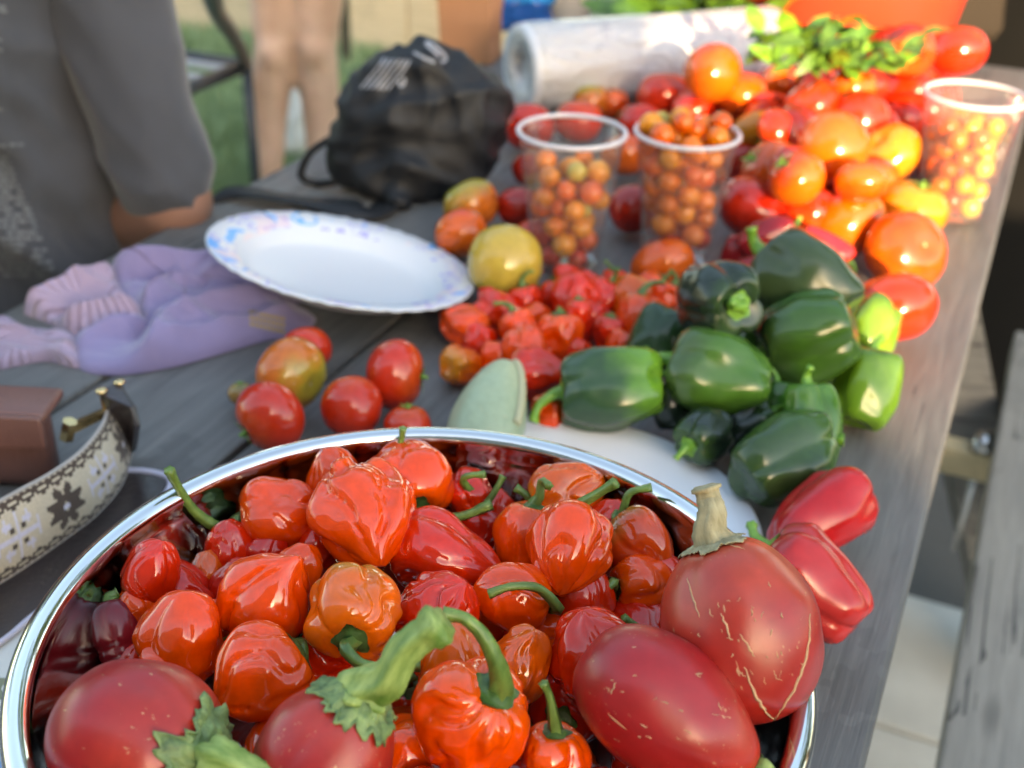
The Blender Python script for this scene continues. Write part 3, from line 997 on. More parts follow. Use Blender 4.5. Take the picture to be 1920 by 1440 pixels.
# purple jalapeno
P = at(220, 1192, .080)
rj = 51 * depth(P) / FPX
rot = rot_to(vdir(105, -.2))
t = thing('purple_jalapeno', 'glossy dark purple-red jalapeno by the left wall of bowl', 'pepper', P, rot)
def fnj(th, p):
    st = math.sin(th)
    r = rj * st ** .7 * (1 - .22 * (1 - math.cos(th)) * .5) * (1 + .04 * math.cos(3 * p))
    z = rj * 1.36 * math.cos(th)
    r *= 1 - .09 * math.exp(-((z + .45 * rj) / (.14 * rj)) ** 2)
    return Vector((r * math.cos(p), r * math.sin(p), z))
f = obj('flesh', mesh('jalapeno_flesh', *uvsphere(fnj, 36, 30)), M_bell, t)
subsurf(f)
colour(f, (.26, .010, .014), (.14, .010, .016), .5)
obj('calyx', mesh('calyx', *calyx_vf(rj * .32, 3, 5, .3, z0=rj * 1.28)), M_calyx, t)
obj('stem', mesh('stem', *stem_vf([Vector((0, 0, rj * 1.3)), Vector((0, 0, rj * 1.46)), Vector((-rj * .3, 0, rj * 1.55))], .003, .0018)), M_stem, t)

# ---------------------------------------------------------------- bell peppers
def bell(px, py, rpx, z, axis, asp, label, cols, stem=None, lobes=4, seed=1, taper=.12, group='green bell peppers on the table', name='bell_pepper', blend=.6, calyx_mat=None, spin=None):
    P = at(px, py, z)
    R = rpx * depth(P) / FPX * (1.10 if name == 'bell_pepper' else 1.0)
    rot = rot_to(vdir(*axis), spin if spin is not None else seed * 1.3)
    t = thing(name, label, 'pepper', P, rot, group)
    L = 2 * R * asp
    s0 = Vector((seed * 1.7, seed * 3.1, 2))
    def fn(th, p):
        st, ct = math.sin(th), math.cos(th)
        d = Vector((st * math.cos(p), st * math.sin(p), ct))
        r = R * st ** .52 * (1 - taper * (1 - ct) * .5)
        c = abs(math.cos(lobes * .5 * p + seed))
        r *= 1 - (.13 + .17 * abs(ct)) * (1 - c ** .5)
        r *= 1 + .17 * noise.noise(d * 1.2 + s0) + .06 * noise.noise(d * 2.6 + s0)
        z = L * .5 * (math.copysign(abs(ct) ** .82, ct))
        q = r / (.5 * R)
        z -= (.26 if ct > 0 else -.20) * R * math.exp(-q * q)
        z += .17 * R * noise.noise(d * 1.4 + s0 * 2)
        return Vector((r * math.cos(p), r * math.sin(p), z))
    vs, fs = uvsphere(fn, 48, 30)
    f = obj('flesh', mesh('bell_flesh', vs, fs), M_bell, t)
    subsurf(f)
    colour(f, cols[0], cols[1], blend)
    cm = calyx_mat or M_fresh
    zt = vs[0].z
    obj('calyx', mesh('calyx', *calyx_vf(R * .34, seed, 6, .25, z0=zt + .10 * R, jag=.12)), cm, t)
    inv = rot.transposed()
    base = Vector((0, 0, zt))
    if stem:
        d0 = depth(P + rot @ base)
        pts = [base, base + Vector((0, 0, .2 * R))] + [inv @ (atd(x, y, d0 - dz) - P) for x, y, dz in stem]
    else:
        pts = [base, base + Vector((0, 0, .3 * R)), base + Vector((.1 * R, 0, .5 * R)), base + Vector((.3 * R, 0, .66 * R))]
    obj('stem', mesh('stem', *stem_vf(pts, R * .13, R * .09, seed, 12)), cm, t)
    return t

DG = ((.03, .078, .014), (.05, .13, .016))
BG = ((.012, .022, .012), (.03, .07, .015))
LG = ((.12, .26, .02), (.05, .14, .02))
bell(1145, 727, 76, .040, (186, -.05), 1.30, 'dark green bell pepper with bright end facing right, stem at its left', ((.11, .26, .02), (.025, .062, .022)), [(1030, 745, .0), (1008, 765, .004), (1000, 792, .006)], 4, 2, blend=.05)
bell(1345, 700, 78, .052, (165, -.1), 1.18, 'olive green bell pepper lying on its side in the middle of the group', ((.05, .13, .016), (.045, .085, .022)), None, 3, 3, blend=.5)
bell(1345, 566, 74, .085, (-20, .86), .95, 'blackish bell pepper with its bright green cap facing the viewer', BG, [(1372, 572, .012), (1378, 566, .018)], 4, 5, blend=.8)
bell(1512, 532, 84, .080, (140, -.3), 1.15, 'tall dark grey-green bell pepper at the back of the pepper group', ((.035, .06, .02), (.025, .04, .02)), None, 3, 6, .2)
bell(1515, 634, 88, .060, (200, -.25), 1.05, 'big dark green bell pepper under the tall grey-green one', ((.036, .095, .012), (.024, .052, .012)), None, 4, 7, blend=.45)
bell(1622, 728, 62, .030, (75, -.2), 1.20, 'light green bell pepper with a deep fold at the right of group', ((.11, .23, .015), (.06, .14, .02)), None, 2, 8, blend=.7)
bell(1635, 615, 48, .036, (60, -.3), 1.15, 'pale lime bell pepper half hidden behind the big dark one', ((.13, .25, .02), (.07, .15, .02)), None, 3, 9)
bell(1453, 760, 42, .030, (85, -.2), 1.05, 'small green bell pepper squeezed in the middle of group', ((.035, .11, .014), (.04, .11, .015)), None, 3, 10)
bell(1522, 795, 52, .040, (95, -.1), 1.5, 'mid green upright bell pepper above the darkest front one', ((.04, .12, .014), (.07, .18, .02)), None, 3, 11)
bell(1462, 862, 84, .036, (20, -.5), 1.22, 'broad dark bell pepper nearest the white plate', ((.024, .055, .014), (.034, .085, .014)), None, 3, 12, .25, blend=.35)
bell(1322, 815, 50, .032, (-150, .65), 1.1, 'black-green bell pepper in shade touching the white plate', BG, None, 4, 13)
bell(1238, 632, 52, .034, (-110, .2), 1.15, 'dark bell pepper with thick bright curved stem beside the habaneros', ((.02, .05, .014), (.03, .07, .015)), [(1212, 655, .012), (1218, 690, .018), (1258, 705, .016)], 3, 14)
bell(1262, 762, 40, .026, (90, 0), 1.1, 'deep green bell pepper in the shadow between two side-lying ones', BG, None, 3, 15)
CR_ = ((.40, .008, .010), (.44, .012, .012))
bell(1536, 970, 76, .032, (35, -.35), 1.42, 'glossy crimson pepper on the boards right of the white plate', CR_, [(1598, 908, .0), (1604, 902, .0)], 3, 16, .3, 'crimson peppers beside the bowl', blend=.5)
bell(1522, 1098, 88, .040, (140, -.3), 1.22, 'pinkish crimson lumpy pepper right behind the scarred eggplant', ((.42, .022, .02), (.40, .012, .012)), None, 4, 17, .25, 'crimson peppers beside the bowl')
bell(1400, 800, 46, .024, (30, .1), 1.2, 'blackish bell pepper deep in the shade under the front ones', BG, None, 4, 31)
bell(1420, 640, 52, .040, (80, -.2), 1.2, 'dark green bell pepper wedged between the capped one and big one', DG, None, 3, 32)
bell(1565, 700, 50, .030, (60, -.2), 1.2, 'green bell pepper in the dark gap below the big dark one', DG, None, 4, 33)
DR = ((.22, .008, .012), (.3, .012, .014))
GD = 'dark red peppers behind the green ones'
for i, (x, y, r, z, ax, asp, lb) in enumerate([
    (1432, 445, 42, .045, (20, .1), 1.45, 'dark red pointed pepper right of the middle cup'),
    (1378, 478, 34, .025, (60, .2), 1.2, 'small dark red pepper at the foot of the middle cup'),
    (1425, 505, 38, .035, (200, -.2), 1.5, 'blackish red pepper just behind the tall grey-green bell pepper'),
    (1548, 462, 36, .05, (-35, .1), 1.6, 'bright pinkish red pepper above the tall grey-green bell pepper'),
    (1470, 478, 34, .04, (30, .1), 1.3, 'deep red pepper with a pale stem end facing viewer')]):
    bell(x, y, r, z, ax, asp, lb, DR if i != 3 else ((.55, .02, .03), (.5, .02, .02)), None, 3, 20 + i, .45, GD, 'red_pepper')

# ---------------------------------------------------------------- outside habanero heap
GO = 'habaneros heaped on the boards'
outs = [
 (872, 612, 38, .018, (-30, .3), 'o', 'red habanero at the left of the loose heap, stem lying right', [(930, 640, .006), (905, 632, .012), (880, 622, .012)]),
 (866, 684, 35, .016, (-170, .75), 'y', 'orange habanero with a tan scarred end, front left of loose heap', False),
 (932, 577, 33, .020, (-50, .2), 'r', 'red habanero below the yellow-green tomato', [(955, 600, .004), (950, 625, .006)]),
 (986, 568, 29, .018, (100, .2), 'r', 'small red habanero touching the yellow-green tomato', None),
 (1003, 592, 22, .022, (200, .3), 'o', 'tiniest red habanero between larger ones in loose heap', None),
 (930, 672, 28, .015, (90, -.2), 'o', 'orange habanero just behind the pale squash tip', False),
 (975, 622, 34, .026, (110, -.1), 'o', 'red habanero in the centre of the loose heap', None),
 (988, 662, 42, .024, (100, -.3), 'o', 'wrinkled red habanero above the pale squash', False),
 (1050, 632, 40, .026, (90, .2), 'o', 'round red habanero behind the nearest dark bell pepper', [(1045, 590, .0), (1050, 575, .0)]),
 (1065, 526, 27, .020, (180, .3), 'r', 'red habanero at the foot of the left cup', [(1020, 540, .0), (1005, 530, .0)]),
 (1078, 560, 40, .028, (80, -.3), 'r', 'crumpled deep red habanero at the back of loose heap', False),
 (1128, 562, 32, .024, (60, -.2), 'r', 'red habanero right of the crumpled deep red one', None),
 (1106, 602, 32, .020, (60, -.2), 'd', 'shadowed red habanero in middle of loose heap', False),
 (1005, 702, 46, .022, (170, -.2), 'r', 'flat deep red habanero between squash and dark bell pepper', False),
 (1180, 560, 38, .026, (70, -.2), 'y', 'orange habanero with yellow shoulder in loose heap', False),
 (1196, 604, 42, .026, (80, -.2), 'o', 'orange-red habanero beside the thick curved bell stem', None),
 (1140, 625, 30, .020, (80, .3), 'r', 'red habanero with short upright stem behind bell pepper', [(1138, 600, .0), (1136, 588, .0)]),
 (1152, 532, 24, .018, (90, .4), 'r', 'little red habanero with upright stem near the cups', [(1150, 505, .0), (1133, 488, .0)]),
 (1216, 545, 32, .022, (40, .2), 'o', 'red habanero in front of the flat orange tomato', [(1245, 522, .0), (1260, 510, .0)]),
 (1248, 560, 27, .02, (60, .2), 'o', 'red habanero against the black-green bell pepper', None),
 (1030, 772, 30, .018, (100, -.3), 'o', 'orange habanero half hidden by the bell pepper stem', False),
 (898, 640, 30, .014, (60, .1), 'r', 'red habanero low between the left ones of loose heap', False),
 (955, 598, 28, .014, (60, .1), 'r', 'red habanero under the small red ones by yellow-green tomato', False),
 (1022, 662, 30, .014, (60, .1), 'o', 'orange-red habanero low in the centre of loose heap', False),
 (1035, 560, 28, .016, (60, .1), 'r', 'red habanero near the left cup, behind loose heap centre', False),
 (1075, 665, 30, .016, (60, .1), 'r', 'red habanero just above the dark bell pepper with bright end', False),
 (1165, 655, 30, .016, (60, .1), 'o', 'orange-red habanero tucked against the curved bell stem', False),
 (1100, 535, 24, .016, (60, .1), 'r', 'red habanero at the back edge of loose heap', False),
 (1225, 590, 28, .018, (60, .1), 'o', 'orange habanero at the right end of loose heap', False),
 (905, 596, 26, .014, (60, .1), 'r', 'red habanero behind the leftmost of loose heap', False),
 (1085, 588, 24, .040, (90, .2), 'r', 'small red habanero lying on top of loose heap', [(1060, 585, .0), (1050, 600, .0)]),
]
for x, y, r, z, ax, hu, lb, st in outs:
    habanero(x, y, r * 1.17, z, ax, hu, lb, st if st else None, dict(crump=1.1, lobes=4, tip=.3), near=False, group=GO, calyx=st is not False, stemr=.9)

# ---------------------------------------------------------------- pale squash
P = at(922, 772, .030)
rs = 66 * depth(P) / FPX
rot = rot_to(vdir(72, -.55), .4)
t = thing('pale_squash', 'pale grey-green summer squash standing out behind the bowl rim', 'squash', P, rot)
def fnz(th, p):
    st, ct = math.sin(th), math.cos(th)
    r = rs * st ** .7 * (1 - .30 * ct) * (1 + .03 * abs(math.cos(4 * p)))
    return Vector((r * math.cos(p), r * math.sin(p), rs * 1.75 * ct))
f = obj('flesh', mesh('squash_flesh', *uvsphere(fnz, 40, 24)), M_zuc, t)
colour(f, (.30, .37, .24), (.36, .42, .26), .4)
vs, fs = tube(catmull([fnz(.25 + .24 * i, 2.2) * 1.004 for i in range(8)], 3), [.0032] * 22, 6)
st_ = obj('stripe', mesh('squash_stripe', vs, fs), simple('squash_stripe', (.42, .40, .24), .45), t)

# ---------------------------------------------------------------- tomatoes
tom_cache = {}
def tom_mesh(k):
    if k in tom_cache:
        return tom_cache[k]
    lob = (5, 6, 7, 8)[k % 4]
    amp = (.015, .03, .075, .02)[k % 4]
    flat = (.88, .82, .74, 1.0)[k % 4]
    s0 = Vector((k * 3.3, k, 1))
    def fn(th, p):
        st, ct = math.sin(th), math.cos(th)
        d = Vector((st * math.cos(p), st * math.sin(p), ct))
        r = st ** .92 * (1 + amp * (abs(math.cos(lob * .5 * p + k)) - .6) * (.5 + .5 * ct)) * (1 + .06 * noise.noise(d + s0))
        z = flat * ct - (.13 if ct > 0 else -.03) * math.exp(-(r / .28) ** 2)
        return Vector((r * math.cos(p), r * math.sin(p), z))
    tom_cache[k] = (mesh('tomato_flesh', *uvsphere(fn, 36, 24)), fn(1e-4, 0).z)
    return tom_cache[k]
def star_vf(seed):
    V, F = [], []
    rg = random.Random(seed)
    for i in range(5):
        a = 2 * math.pi * i / 5 + rg.uniform(-.2, .2)
        d = Vector((math.cos(a), math.sin(a), 0)); s = Vector((-d.y, d.x, 0))
        ln = rg.uniform(.38, .55)
        b = len(V)
        V += [s * .05 + Vector((0, 0, .01)), s * -.05 + Vector((0, 0, .01)), d * ln * .5 - s * .07 + Vector((0, 0, .10)), d * ln * .5 + s * .07 + Vector((0, 0, .10)), d * ln + Vector((0, 0, rg.uniform(.05, .2)))]
        F += [(b, b + 1, b + 2, b + 3), (b + 3, b + 2, b + 4)]
    return V, F
star_me = [mesh('calyx', *star_vf(i)) for i in range(3)]
tstem_me = mesh('stem', *stem_vf([Vector((0, 0, 0)), Vector((0, 0, .12)), Vector((.04, 0, .22))], .05, .045, 1, 8))
scar_me = mesh('stem_scar', *calyx_vf(.10, 4, 5, .1, .01))
M_scar = simple('stem_scar', (.30, .26, .12), .8)
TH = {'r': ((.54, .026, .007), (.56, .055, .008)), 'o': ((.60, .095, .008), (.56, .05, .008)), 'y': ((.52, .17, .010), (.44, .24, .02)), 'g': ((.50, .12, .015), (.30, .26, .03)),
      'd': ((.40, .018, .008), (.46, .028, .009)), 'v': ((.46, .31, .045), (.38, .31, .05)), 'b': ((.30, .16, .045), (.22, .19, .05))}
def tomato(px, py, rpx, z, hue, label, axis=(90, .1), k=0, calyx=None, group=None, blend=.62, P=None, R=None):
    if P is None:
        P = at(px, py, z)
        R = rpx * depth(P) / FPX
    if z is None or (isinstance(z, str)):
        pass
    rot = rot_to(vdir(*axis), (px * 1.7 + py) % 6)
    t = thing('tomato', label, 'tomato', P, rot, group)
    me, zt = tom_mesh(k)
    f = obj('flesh', me, M_tom, t)
    f.scale = (R, R, R)
    colour(f, TH[hue][0], TH[hue][1], blend)
    if calyx:
        c = obj('calyx', star_me[int(px) % 3], M_fresh, t, smooth=False); c.scale = (R, R, R); c.location = (0, 0, zt * R)
        s = obj('stem', tstem_me, M_fresh, t); s.scale = (R, R, R); s.location = (0, 0, zt * R)
    elif calyx is False:
        c = obj('stem_scar', scar_me, M_scar, t); c.scale = (R, R, R); c.location = (0, 0, zt * R)
    return t

G1, G2, G3, G4 = 'tomatoes on the boards behind the bowl', 'half ripe tomatoes beside the paper plate', 'tomatoes in the big heap', 'tomatoes around the cups'
placed = []
def T(*a, **k):
    t = tomato(*a, **k)
    placed.append((Vector(t.location), t.children[0].scale.x))
    return t
T(575, 655, 48, .022, 'r', 'red tomato at the back of the left cluster near the purple gloves', (100, -.2), 0, group=G1)
T(546, 702, 72, .034, 'g', 'orange tomato ripening green on its right shoulder', (-25, .45), 1, False, group=G1, blend=.62)
T(507, 780, 69, .030, 'r', 'red tomato with green cap at lower left, front of left cluster', (215, .35), 0, True, group=G1)
T(452, 738, 25, .013, 'b', 'tiny brownish green tomato left of the orange one', (90, .3), 0, True, group=G1)
T(741, 702, 67, .030, 'r', 'red-orange tomato with its stem pointing right', (-5, .05), 1, True, group=G1, blend=.55)
T(660, 762, 58, .027, 'r', 'red tomato left of the one with its stem pointing right', (110, -.3), 3, group=G1)
T(765, 800, 46, .022, 'r', 'red tomato mostly hidden behind the steel rim', (90, .2), 0, True, group=G1)
T(883, 385, 54, .028, 'g', 'orange-green tomato at the back of three half ripe ones', (120, .1), 0, group=G2, blend=.5)
T(864, 438, 51, .026, 'o', 'orange tomato touching the rim of the paper plate', (110, -.2), 0, group=G2)
T(946, 493, 72, .034, 'v', 'large yellow-green tomato right of the paper plate', (-85, .25), 3, group=G2)
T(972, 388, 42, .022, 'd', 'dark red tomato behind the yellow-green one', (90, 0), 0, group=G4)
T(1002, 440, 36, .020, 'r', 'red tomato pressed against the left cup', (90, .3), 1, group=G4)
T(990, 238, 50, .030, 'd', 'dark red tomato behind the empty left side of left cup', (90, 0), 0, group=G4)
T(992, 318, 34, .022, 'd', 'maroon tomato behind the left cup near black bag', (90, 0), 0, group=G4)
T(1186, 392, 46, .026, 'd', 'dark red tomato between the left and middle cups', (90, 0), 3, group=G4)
T(1241, 497, 62, .026, 'o', 'flat orange tomato in front of the middle cup', (110, -.1), 2, group=G4)
T(1172, 290, 44, .030, 'o', 'dull orange tomato seen between the two front cups', (90, 0), 0, group=G4)
T(1108, 190, 36, .026, 'g', 'yellowish tomato with cap behind the left cup', (90, .3), 0, True, group=G4)
T(1150, 196, 30, .022, 'o', 'small orange tomato with stem behind the left cup', (-60, .4), 0, True, group=G4)
T(1085, 228, 46, .032, 'r', 'red tomato showing through the left cup', (90, .3), 0, group=G4)
heap = [
 (1245, 178, 48, .05, 'r', 'red tomato behind the heaped middle cup', (90, .2), 1, None),
 (1336, 136, 50, .100, 'o', 'sunlit orange tomato topmost in front of paper towel roll', (100, -.2), 3, None),
 (1302, 205, 40, .05, 'r', 'pinkish red tomato behind the middle cup tomatoes', (90, .2), 1, None),
 (1392, 178, 45, .07, 'o', 'orange tomato in front of the sunlit part of roll', (80, .1), 0, None),
 (1442, 208, 45, .06, 'r', 'red tomato left of the striped highlight one', (80, .1), 2, None),
 (1350, 192, 34, .05, 'r', 'small red tomato under the topmost orange one', (80, .1), 0, None),
 (1416, 248, 42, .062, 'y', 'brightest yellow tomato with green cap beside middle cup', (-70, .5), 2, True),
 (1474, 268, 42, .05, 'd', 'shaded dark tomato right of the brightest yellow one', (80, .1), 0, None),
 (1522, 196, 50, .085, 'r', 'glossy ribbed red tomato below the basil', (120, .4), 2, None),
 (1498, 228, 36, .075, 'r', 'small red tomato below the glossy ribbed one', (90, .2), 0, None),
 (1598, 168, 40, .095, 'o', 'round orange tomato right under the basil leaves', (90, .2), 3, None),
 (1562, 276, 62, .090, 'o', 'large egg-shaped orange tomato in the centre of heap', (60, -.2), 3, None),
 (1642, 238, 40, .06, 'd', 'dark red tomato right of the egg-shaped orange one', (90, .2), 0, True),
 (1702, 98, 49, .115, 'r', 'red tomato at the top of heap with pale scarred face', (-90, .8), 1, False),
 (1795, 96, 51, .100, 'r', 'topmost right red tomato against the dark background', (90, .1), 1, None),
 (1705, 172, 52, .065, 'r', 'broad red tomato under the scarred one', (90, .1), 0, None),
 (1690, 226, 38, .045, 'd', 'crimson tomato left of the right cup', (90, .1), 0, None),
 (1668, 288, 56, .06, 'y', 'yellow streaked ribbed tomato left of the right cup', (140, .5), 2, False),
 (1625, 335, 55, .055, 'o', 'ribbed orange tomato under the yellow streaked one', (90, .4), 2, None),
 (1447, 322, 56, .060, 'o', 'orange tomato with green cap right of the middle cup', (150, .3), 0, True),
 (1502, 338, 44, .055, 'r', 'red tomato below the egg-shaped orange one', (90, .3), 1, None),
 (1412, 392, 64, .040, 'd', 'large deep red shaded tomato touching the middle cup', (60, .4), 1, False),
 (1520, 398, 46, .045, 'r', 'pointed red-orange tomato with stem end facing down', (-95, .3), 3, True),
 (1590, 420, 67, .038, 'o', 'large orange tomato with a low bright highlight', (110, -.1), 0, None),
 (1712, 392, 62, .040, 'y', 'ribbed golden yellow tomato in front of the right cup', (75, .45), 2, True),
 (1698, 472, 73, .036, 'o', 'big orange tomato with its stem scar facing the viewer', (20, .93), 1, False),
 (1676, 577, 74, .036, 'r', 'bright red tomato nearest the table edge', (100, -.1), 1, None),
 (1492, 300, 38, .04, 'd', 'maroon tomato hidden between lit ones', (90, .1), 0, None),
 (1745, 205, 40, .05, 'r', 'red tomato seen through the right cup', (90, .1), 0, None),
 (1555, 232, 40, .06, 'r', 'red tomato above the egg-shaped orange one', (90, .1), 0, None),
 (1620, 372, 40, .03, 'r', 'red tomato in the gap above the low-highlight one', (90, .1), 0, None),
 (1300, 262, 40, .03, 'o', 'orange tomato behind the middle cup', (90, .1), 0, None),
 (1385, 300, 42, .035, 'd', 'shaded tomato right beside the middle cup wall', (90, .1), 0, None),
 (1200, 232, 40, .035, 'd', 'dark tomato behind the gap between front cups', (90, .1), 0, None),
 (1630, 165, 34, .08, 'r', 'small red tomato beneath the right basil leaves', (90, .1), 0, None),
]
for x, y, r, z, h, lb, ax, k, cal in heap:
    T(x, y, r * 1.08, z, h, lb, ax, k, cal, group=G3)

# ---------------------------------------------------------------- cups of cherry tomatoes
M_cup, t, b, L = new_mat('clear_plastic')
tr = N(t, 'ShaderNodeBsdfTransparent'); tr.inputs[0].default_value = (1, 1, 1, 1)
gl = N(t, 'ShaderNodeBsdfGlossy'); gl.inputs['Roughness'].default_value = .08
df = N(t, 'ShaderNodeBsdfDiffuse'); df.inputs[0].default_value = (.85, .82, .84, 1)
lw = N(t, 'ShaderNodeLayerWeight'); lw.inputs[0].default_value = .35
m1 = N(t, 'ShaderNodeMixShader'); m2 = N(t, 'ShaderNodeMixShader')
m1.inputs[0].default_value = .055
L(tr.outputs[0], m1.inputs[1]); L(df.outputs[0], m1.inputs[2])
L(math_n(t, L, 'MULTIPLY', lw.outputs['Fresnel'], .55), m2.inputs[0])
L(m1.outputs[0], m2.inputs[1]); L(gl.outputs[0], m2.inputs[2])
L(m2.outputs[0], t.nodes['Material Output'].inputs[0])
M_rim = simple('frosted_rim', (.56, .53, .56), .25, var=.03)

ch_me = mesh('cherry_flesh', *uvsphere(lambda th, p: Vector((math.sin(th) * math.cos(p), math.sin(th) * math.sin(p), .97 * math.cos(th) - .1 * math.exp(-(math.sin(th) / .2) ** 2) * (1 if th < 1.5 else 0))), 20, 14))
ch_scar = mesh('stem_scar', *calyx_vf(.17, 4, 5, .2, .02, z0=.86))
CH = [((.66, .15, .003), (.68, .19, .004)), ((.68, .22, .005), (.64, .25, .01)), ((.62, .09, .004), (.66, .13, .005)), ((.50, .035, .01), (.54, .06, .01)), ((.40, .31, .045), (.44, .31, .04))]
def cup(px, py, hw, fill, label, chl, grp, seed, heaped=False, lean=(0, 0)):
    H = .122
    top = at(px, py, H)
    R = hw * depth(top) / FPX
    c = Vector((top.x, top.y, 0))
    rb = R * .66
    t = thing('plastic_cup', label, 'cup', c + Vector((0, 0, .0008)), group='clear cups of cherry tomatoes')
    t.rotation_euler = (lean[0], lean[1], 0)
    prof = [(.001, .003), (rb * .9, .003), (rb * .97, .004), (rb, .008)] + [(rb + (R * .985 - rb) * i / 8, .008 + (H - .014) * i / 8) for i in range(1, 9)]
    obj('wall', mesh('cup_wall', *lathe(prof, 56)), M_cup, t)
    rr = .0021
    obj('rim', mesh('cup_rim', *lathe([(R + rr * math.cos(a), H - .003 + rr * math.sin(a)) for a in [2 * math.pi * i / 10 for i in range(10)]], 64, True)), M_rim, t)
    rg = random.Random(seed)
    balls = []
    tries = miss = 0
    top_z = fill * H
    # settle balls one by one: the lowest free place wins
    def inner(z): return rb + (R * .985 - rb) * max(0, z - .008) / (H - .014) - .0009
    while tries < 420:
        r = rg.uniform(.0084, .0110)
        best = None
        for _ in range(60):
            a = rg.uniform(0, 6.283); q = math.sqrt(rg.random())
            z = .004 + r
            for _ in range(90):
                lim = (inner(min(z, H)) - r) if z < H - .004 else R * .74
                x, y = lim * q * math.cos(a), lim * q * math.sin(a)
                hit = None
                for bx, by, bz, br in balls:
                    d2 = (x - bx) ** 2 + (y - by) ** 2 + (z - bz) ** 2
                    if d2 < (r + br) ** 2 * .93:
                        hit = True
                        break
                if not hit:
                    break
                z += .0022
            if hit:
                continue
            if best is None or z < best[2]:
                best = (x, y, z, r)
        tries += 1
        if best is None or best[2] + r > top_z - (.5 * math.hypot(best[0], best[1]) if heaped else 0):
            miss += 1
            if miss > 14:
                break
            continue
        balls.append(best)
    M4 = world_of(t)
    cams = [M4 @ Vector((x, y, z)) for x, y, z, r in balls]
    seen = []
    for i, p in enumerate(cams):
        ok = 0
        for k_ in range(9):
            q = p + (CR * math.cos(k_) + CU * math.sin(k_)) * (balls[i][3] * (.65 if k_ else 0))
            d = (q - CAMLOC); D_ = d.length; d.normalize()
            if not any(j != i and (cams[j] - CAMLOC).dot(d) < (p - CAMLOC).dot(d) and ((cams[j] - CAMLOC) - d * (cams[j] - CAMLOC).dot(d)).length < balls[j][3] for j in range(len(cams))):
                ok += 1
        if ok >= 4:
            seen.append(i)
    labs = {}
    rows = {}
    for i in seen:
        rows.setdefault(int((balls[i][2] - .002) / .0195), []).append(i)
    ORD = ('first', 'second', 'third', 'fourth', 'fifth', 'sixth', 'seventh', 'eighth', 'ninth', 'tenth', 'eleventh', 'twelfth')
    for rn, (kz, ids) in enumerate(sorted(rows.items())):
        ids.sort(key=lambda i: (cams[i] - CAMLOC).dot(CR) / depth(cams[i]))
        for kx_, i in enumerate(ids):
            labs[i] = chl + ', ' + ORD[min(rn, 11)] + ' row up, ' + ORD[min(kx_, 11)] + ' from left'
    for i, (x, y, z, r) in enumerate(balls):
        o = thing('cherry_tomato', labs.get(i, 'hidden ' + chl), 'tomato', M4 @ Vector((x, y, z)), rot_to(Vector((rg.gauss(0, 1), rg.gauss(0, 1), rg.gauss(0, 1))).normalized()), grp)
        f = obj('flesh', ch_me, M_cherry, o); f.scale = (r, r, r)
        w = rg.random()
        ci = 0 if w < .4 else 1 if w < .7 else 2 if w < .92 else 4
        if z < .03 and rg.random() < .25: ci = 3
        colour(f, *CH[ci], .5)
        s = obj('stem_scar', ch_scar, M_scar, o); s.scale = (r, r, r)
    return t
cup(1073, 242, 101, .80, 'clear plastic cup half full of cherry tomatoes nearest paper plate', 'cherry tomato in left cup', 'cherry tomatoes in the left cup', 1)
cup(1290, 244, 97, 1.24, 'clear plastic cup heaped above its rim with cherry tomatoes', 'cherry tomato in heaped cup', 'cherry tomatoes in the heaped cup', 2, True)
cup(1831, 174, 92, .84, 'clear plastic cup in sunlight near the table edge', 'cherry tomato in right cup', 'cherry tomatoes in the right cup', 3)
cups_xy = [(Vector(o.location), .05) for o in bpy.data.objects if o.name.startswith('plastic_cup')]

# the tomatoes that carry the heap
rg = random.Random(21)
n = 0
for _ in range(11000):
    x, y = (rg.uniform(1190, 1860), rg.uniform(70, 470)) if _ < 6000 else (rg.uniform(1420, 1640), rg.uniform(150, 350))
    R = rg.uniform(.021, .032)
    P = at(x, y, R * .85 if _ < 6000 else rg.uniform(.055, .085))
    if x < 1400 and y > 300 or x > 1700 and y > 330 or x > 1800:
        continue
    if any((P - q).length < (R + r) * (.94 if _ < 6000 else .86) for q, r in placed) or any((Vector((P.x, P.y, 0)) - Vector((q.x, q.y, 0))).length < R + .048 for q, _ in cups_xy):
        continue
    s_, n_ = sn(P)
    if n_ > NR - .04 or s_ > 1.50:
        continue
    tomato(x, y, 0, 0, rg.choice('rrrood'), 'red tomato at the bottom of the big heap under other tomatoes', (rg.uniform(0, 360), rg.uniform(-.5, .5)), rg.randrange(4), rg.choice((True, False, None, True)), group=G3, P=P, R=R)
    placed.append((P, R))
    n += 1
    if n >= 75:
        break
# ---------------------------------------------------------------- plates
M_white = simple('white_plastic', (.68, .69, .72), .35, var=.03)
P = Vector((.030, .553, 0))
pl = obj('plate', mesh('plate', *lathe([(.0005, .0015), (.07, .0015), (.085, .004), (.098, .0125), (.114, .0148), (.116, .0138), (.116, .0125), (.1, .0105), (.086, .0015), (.07, .0005), (.0005, .0005)], 96)), M_white)
pl.location = P
tag(pl, 'plain white plastic plate on the boards right behind the steel bowl', 'plate')

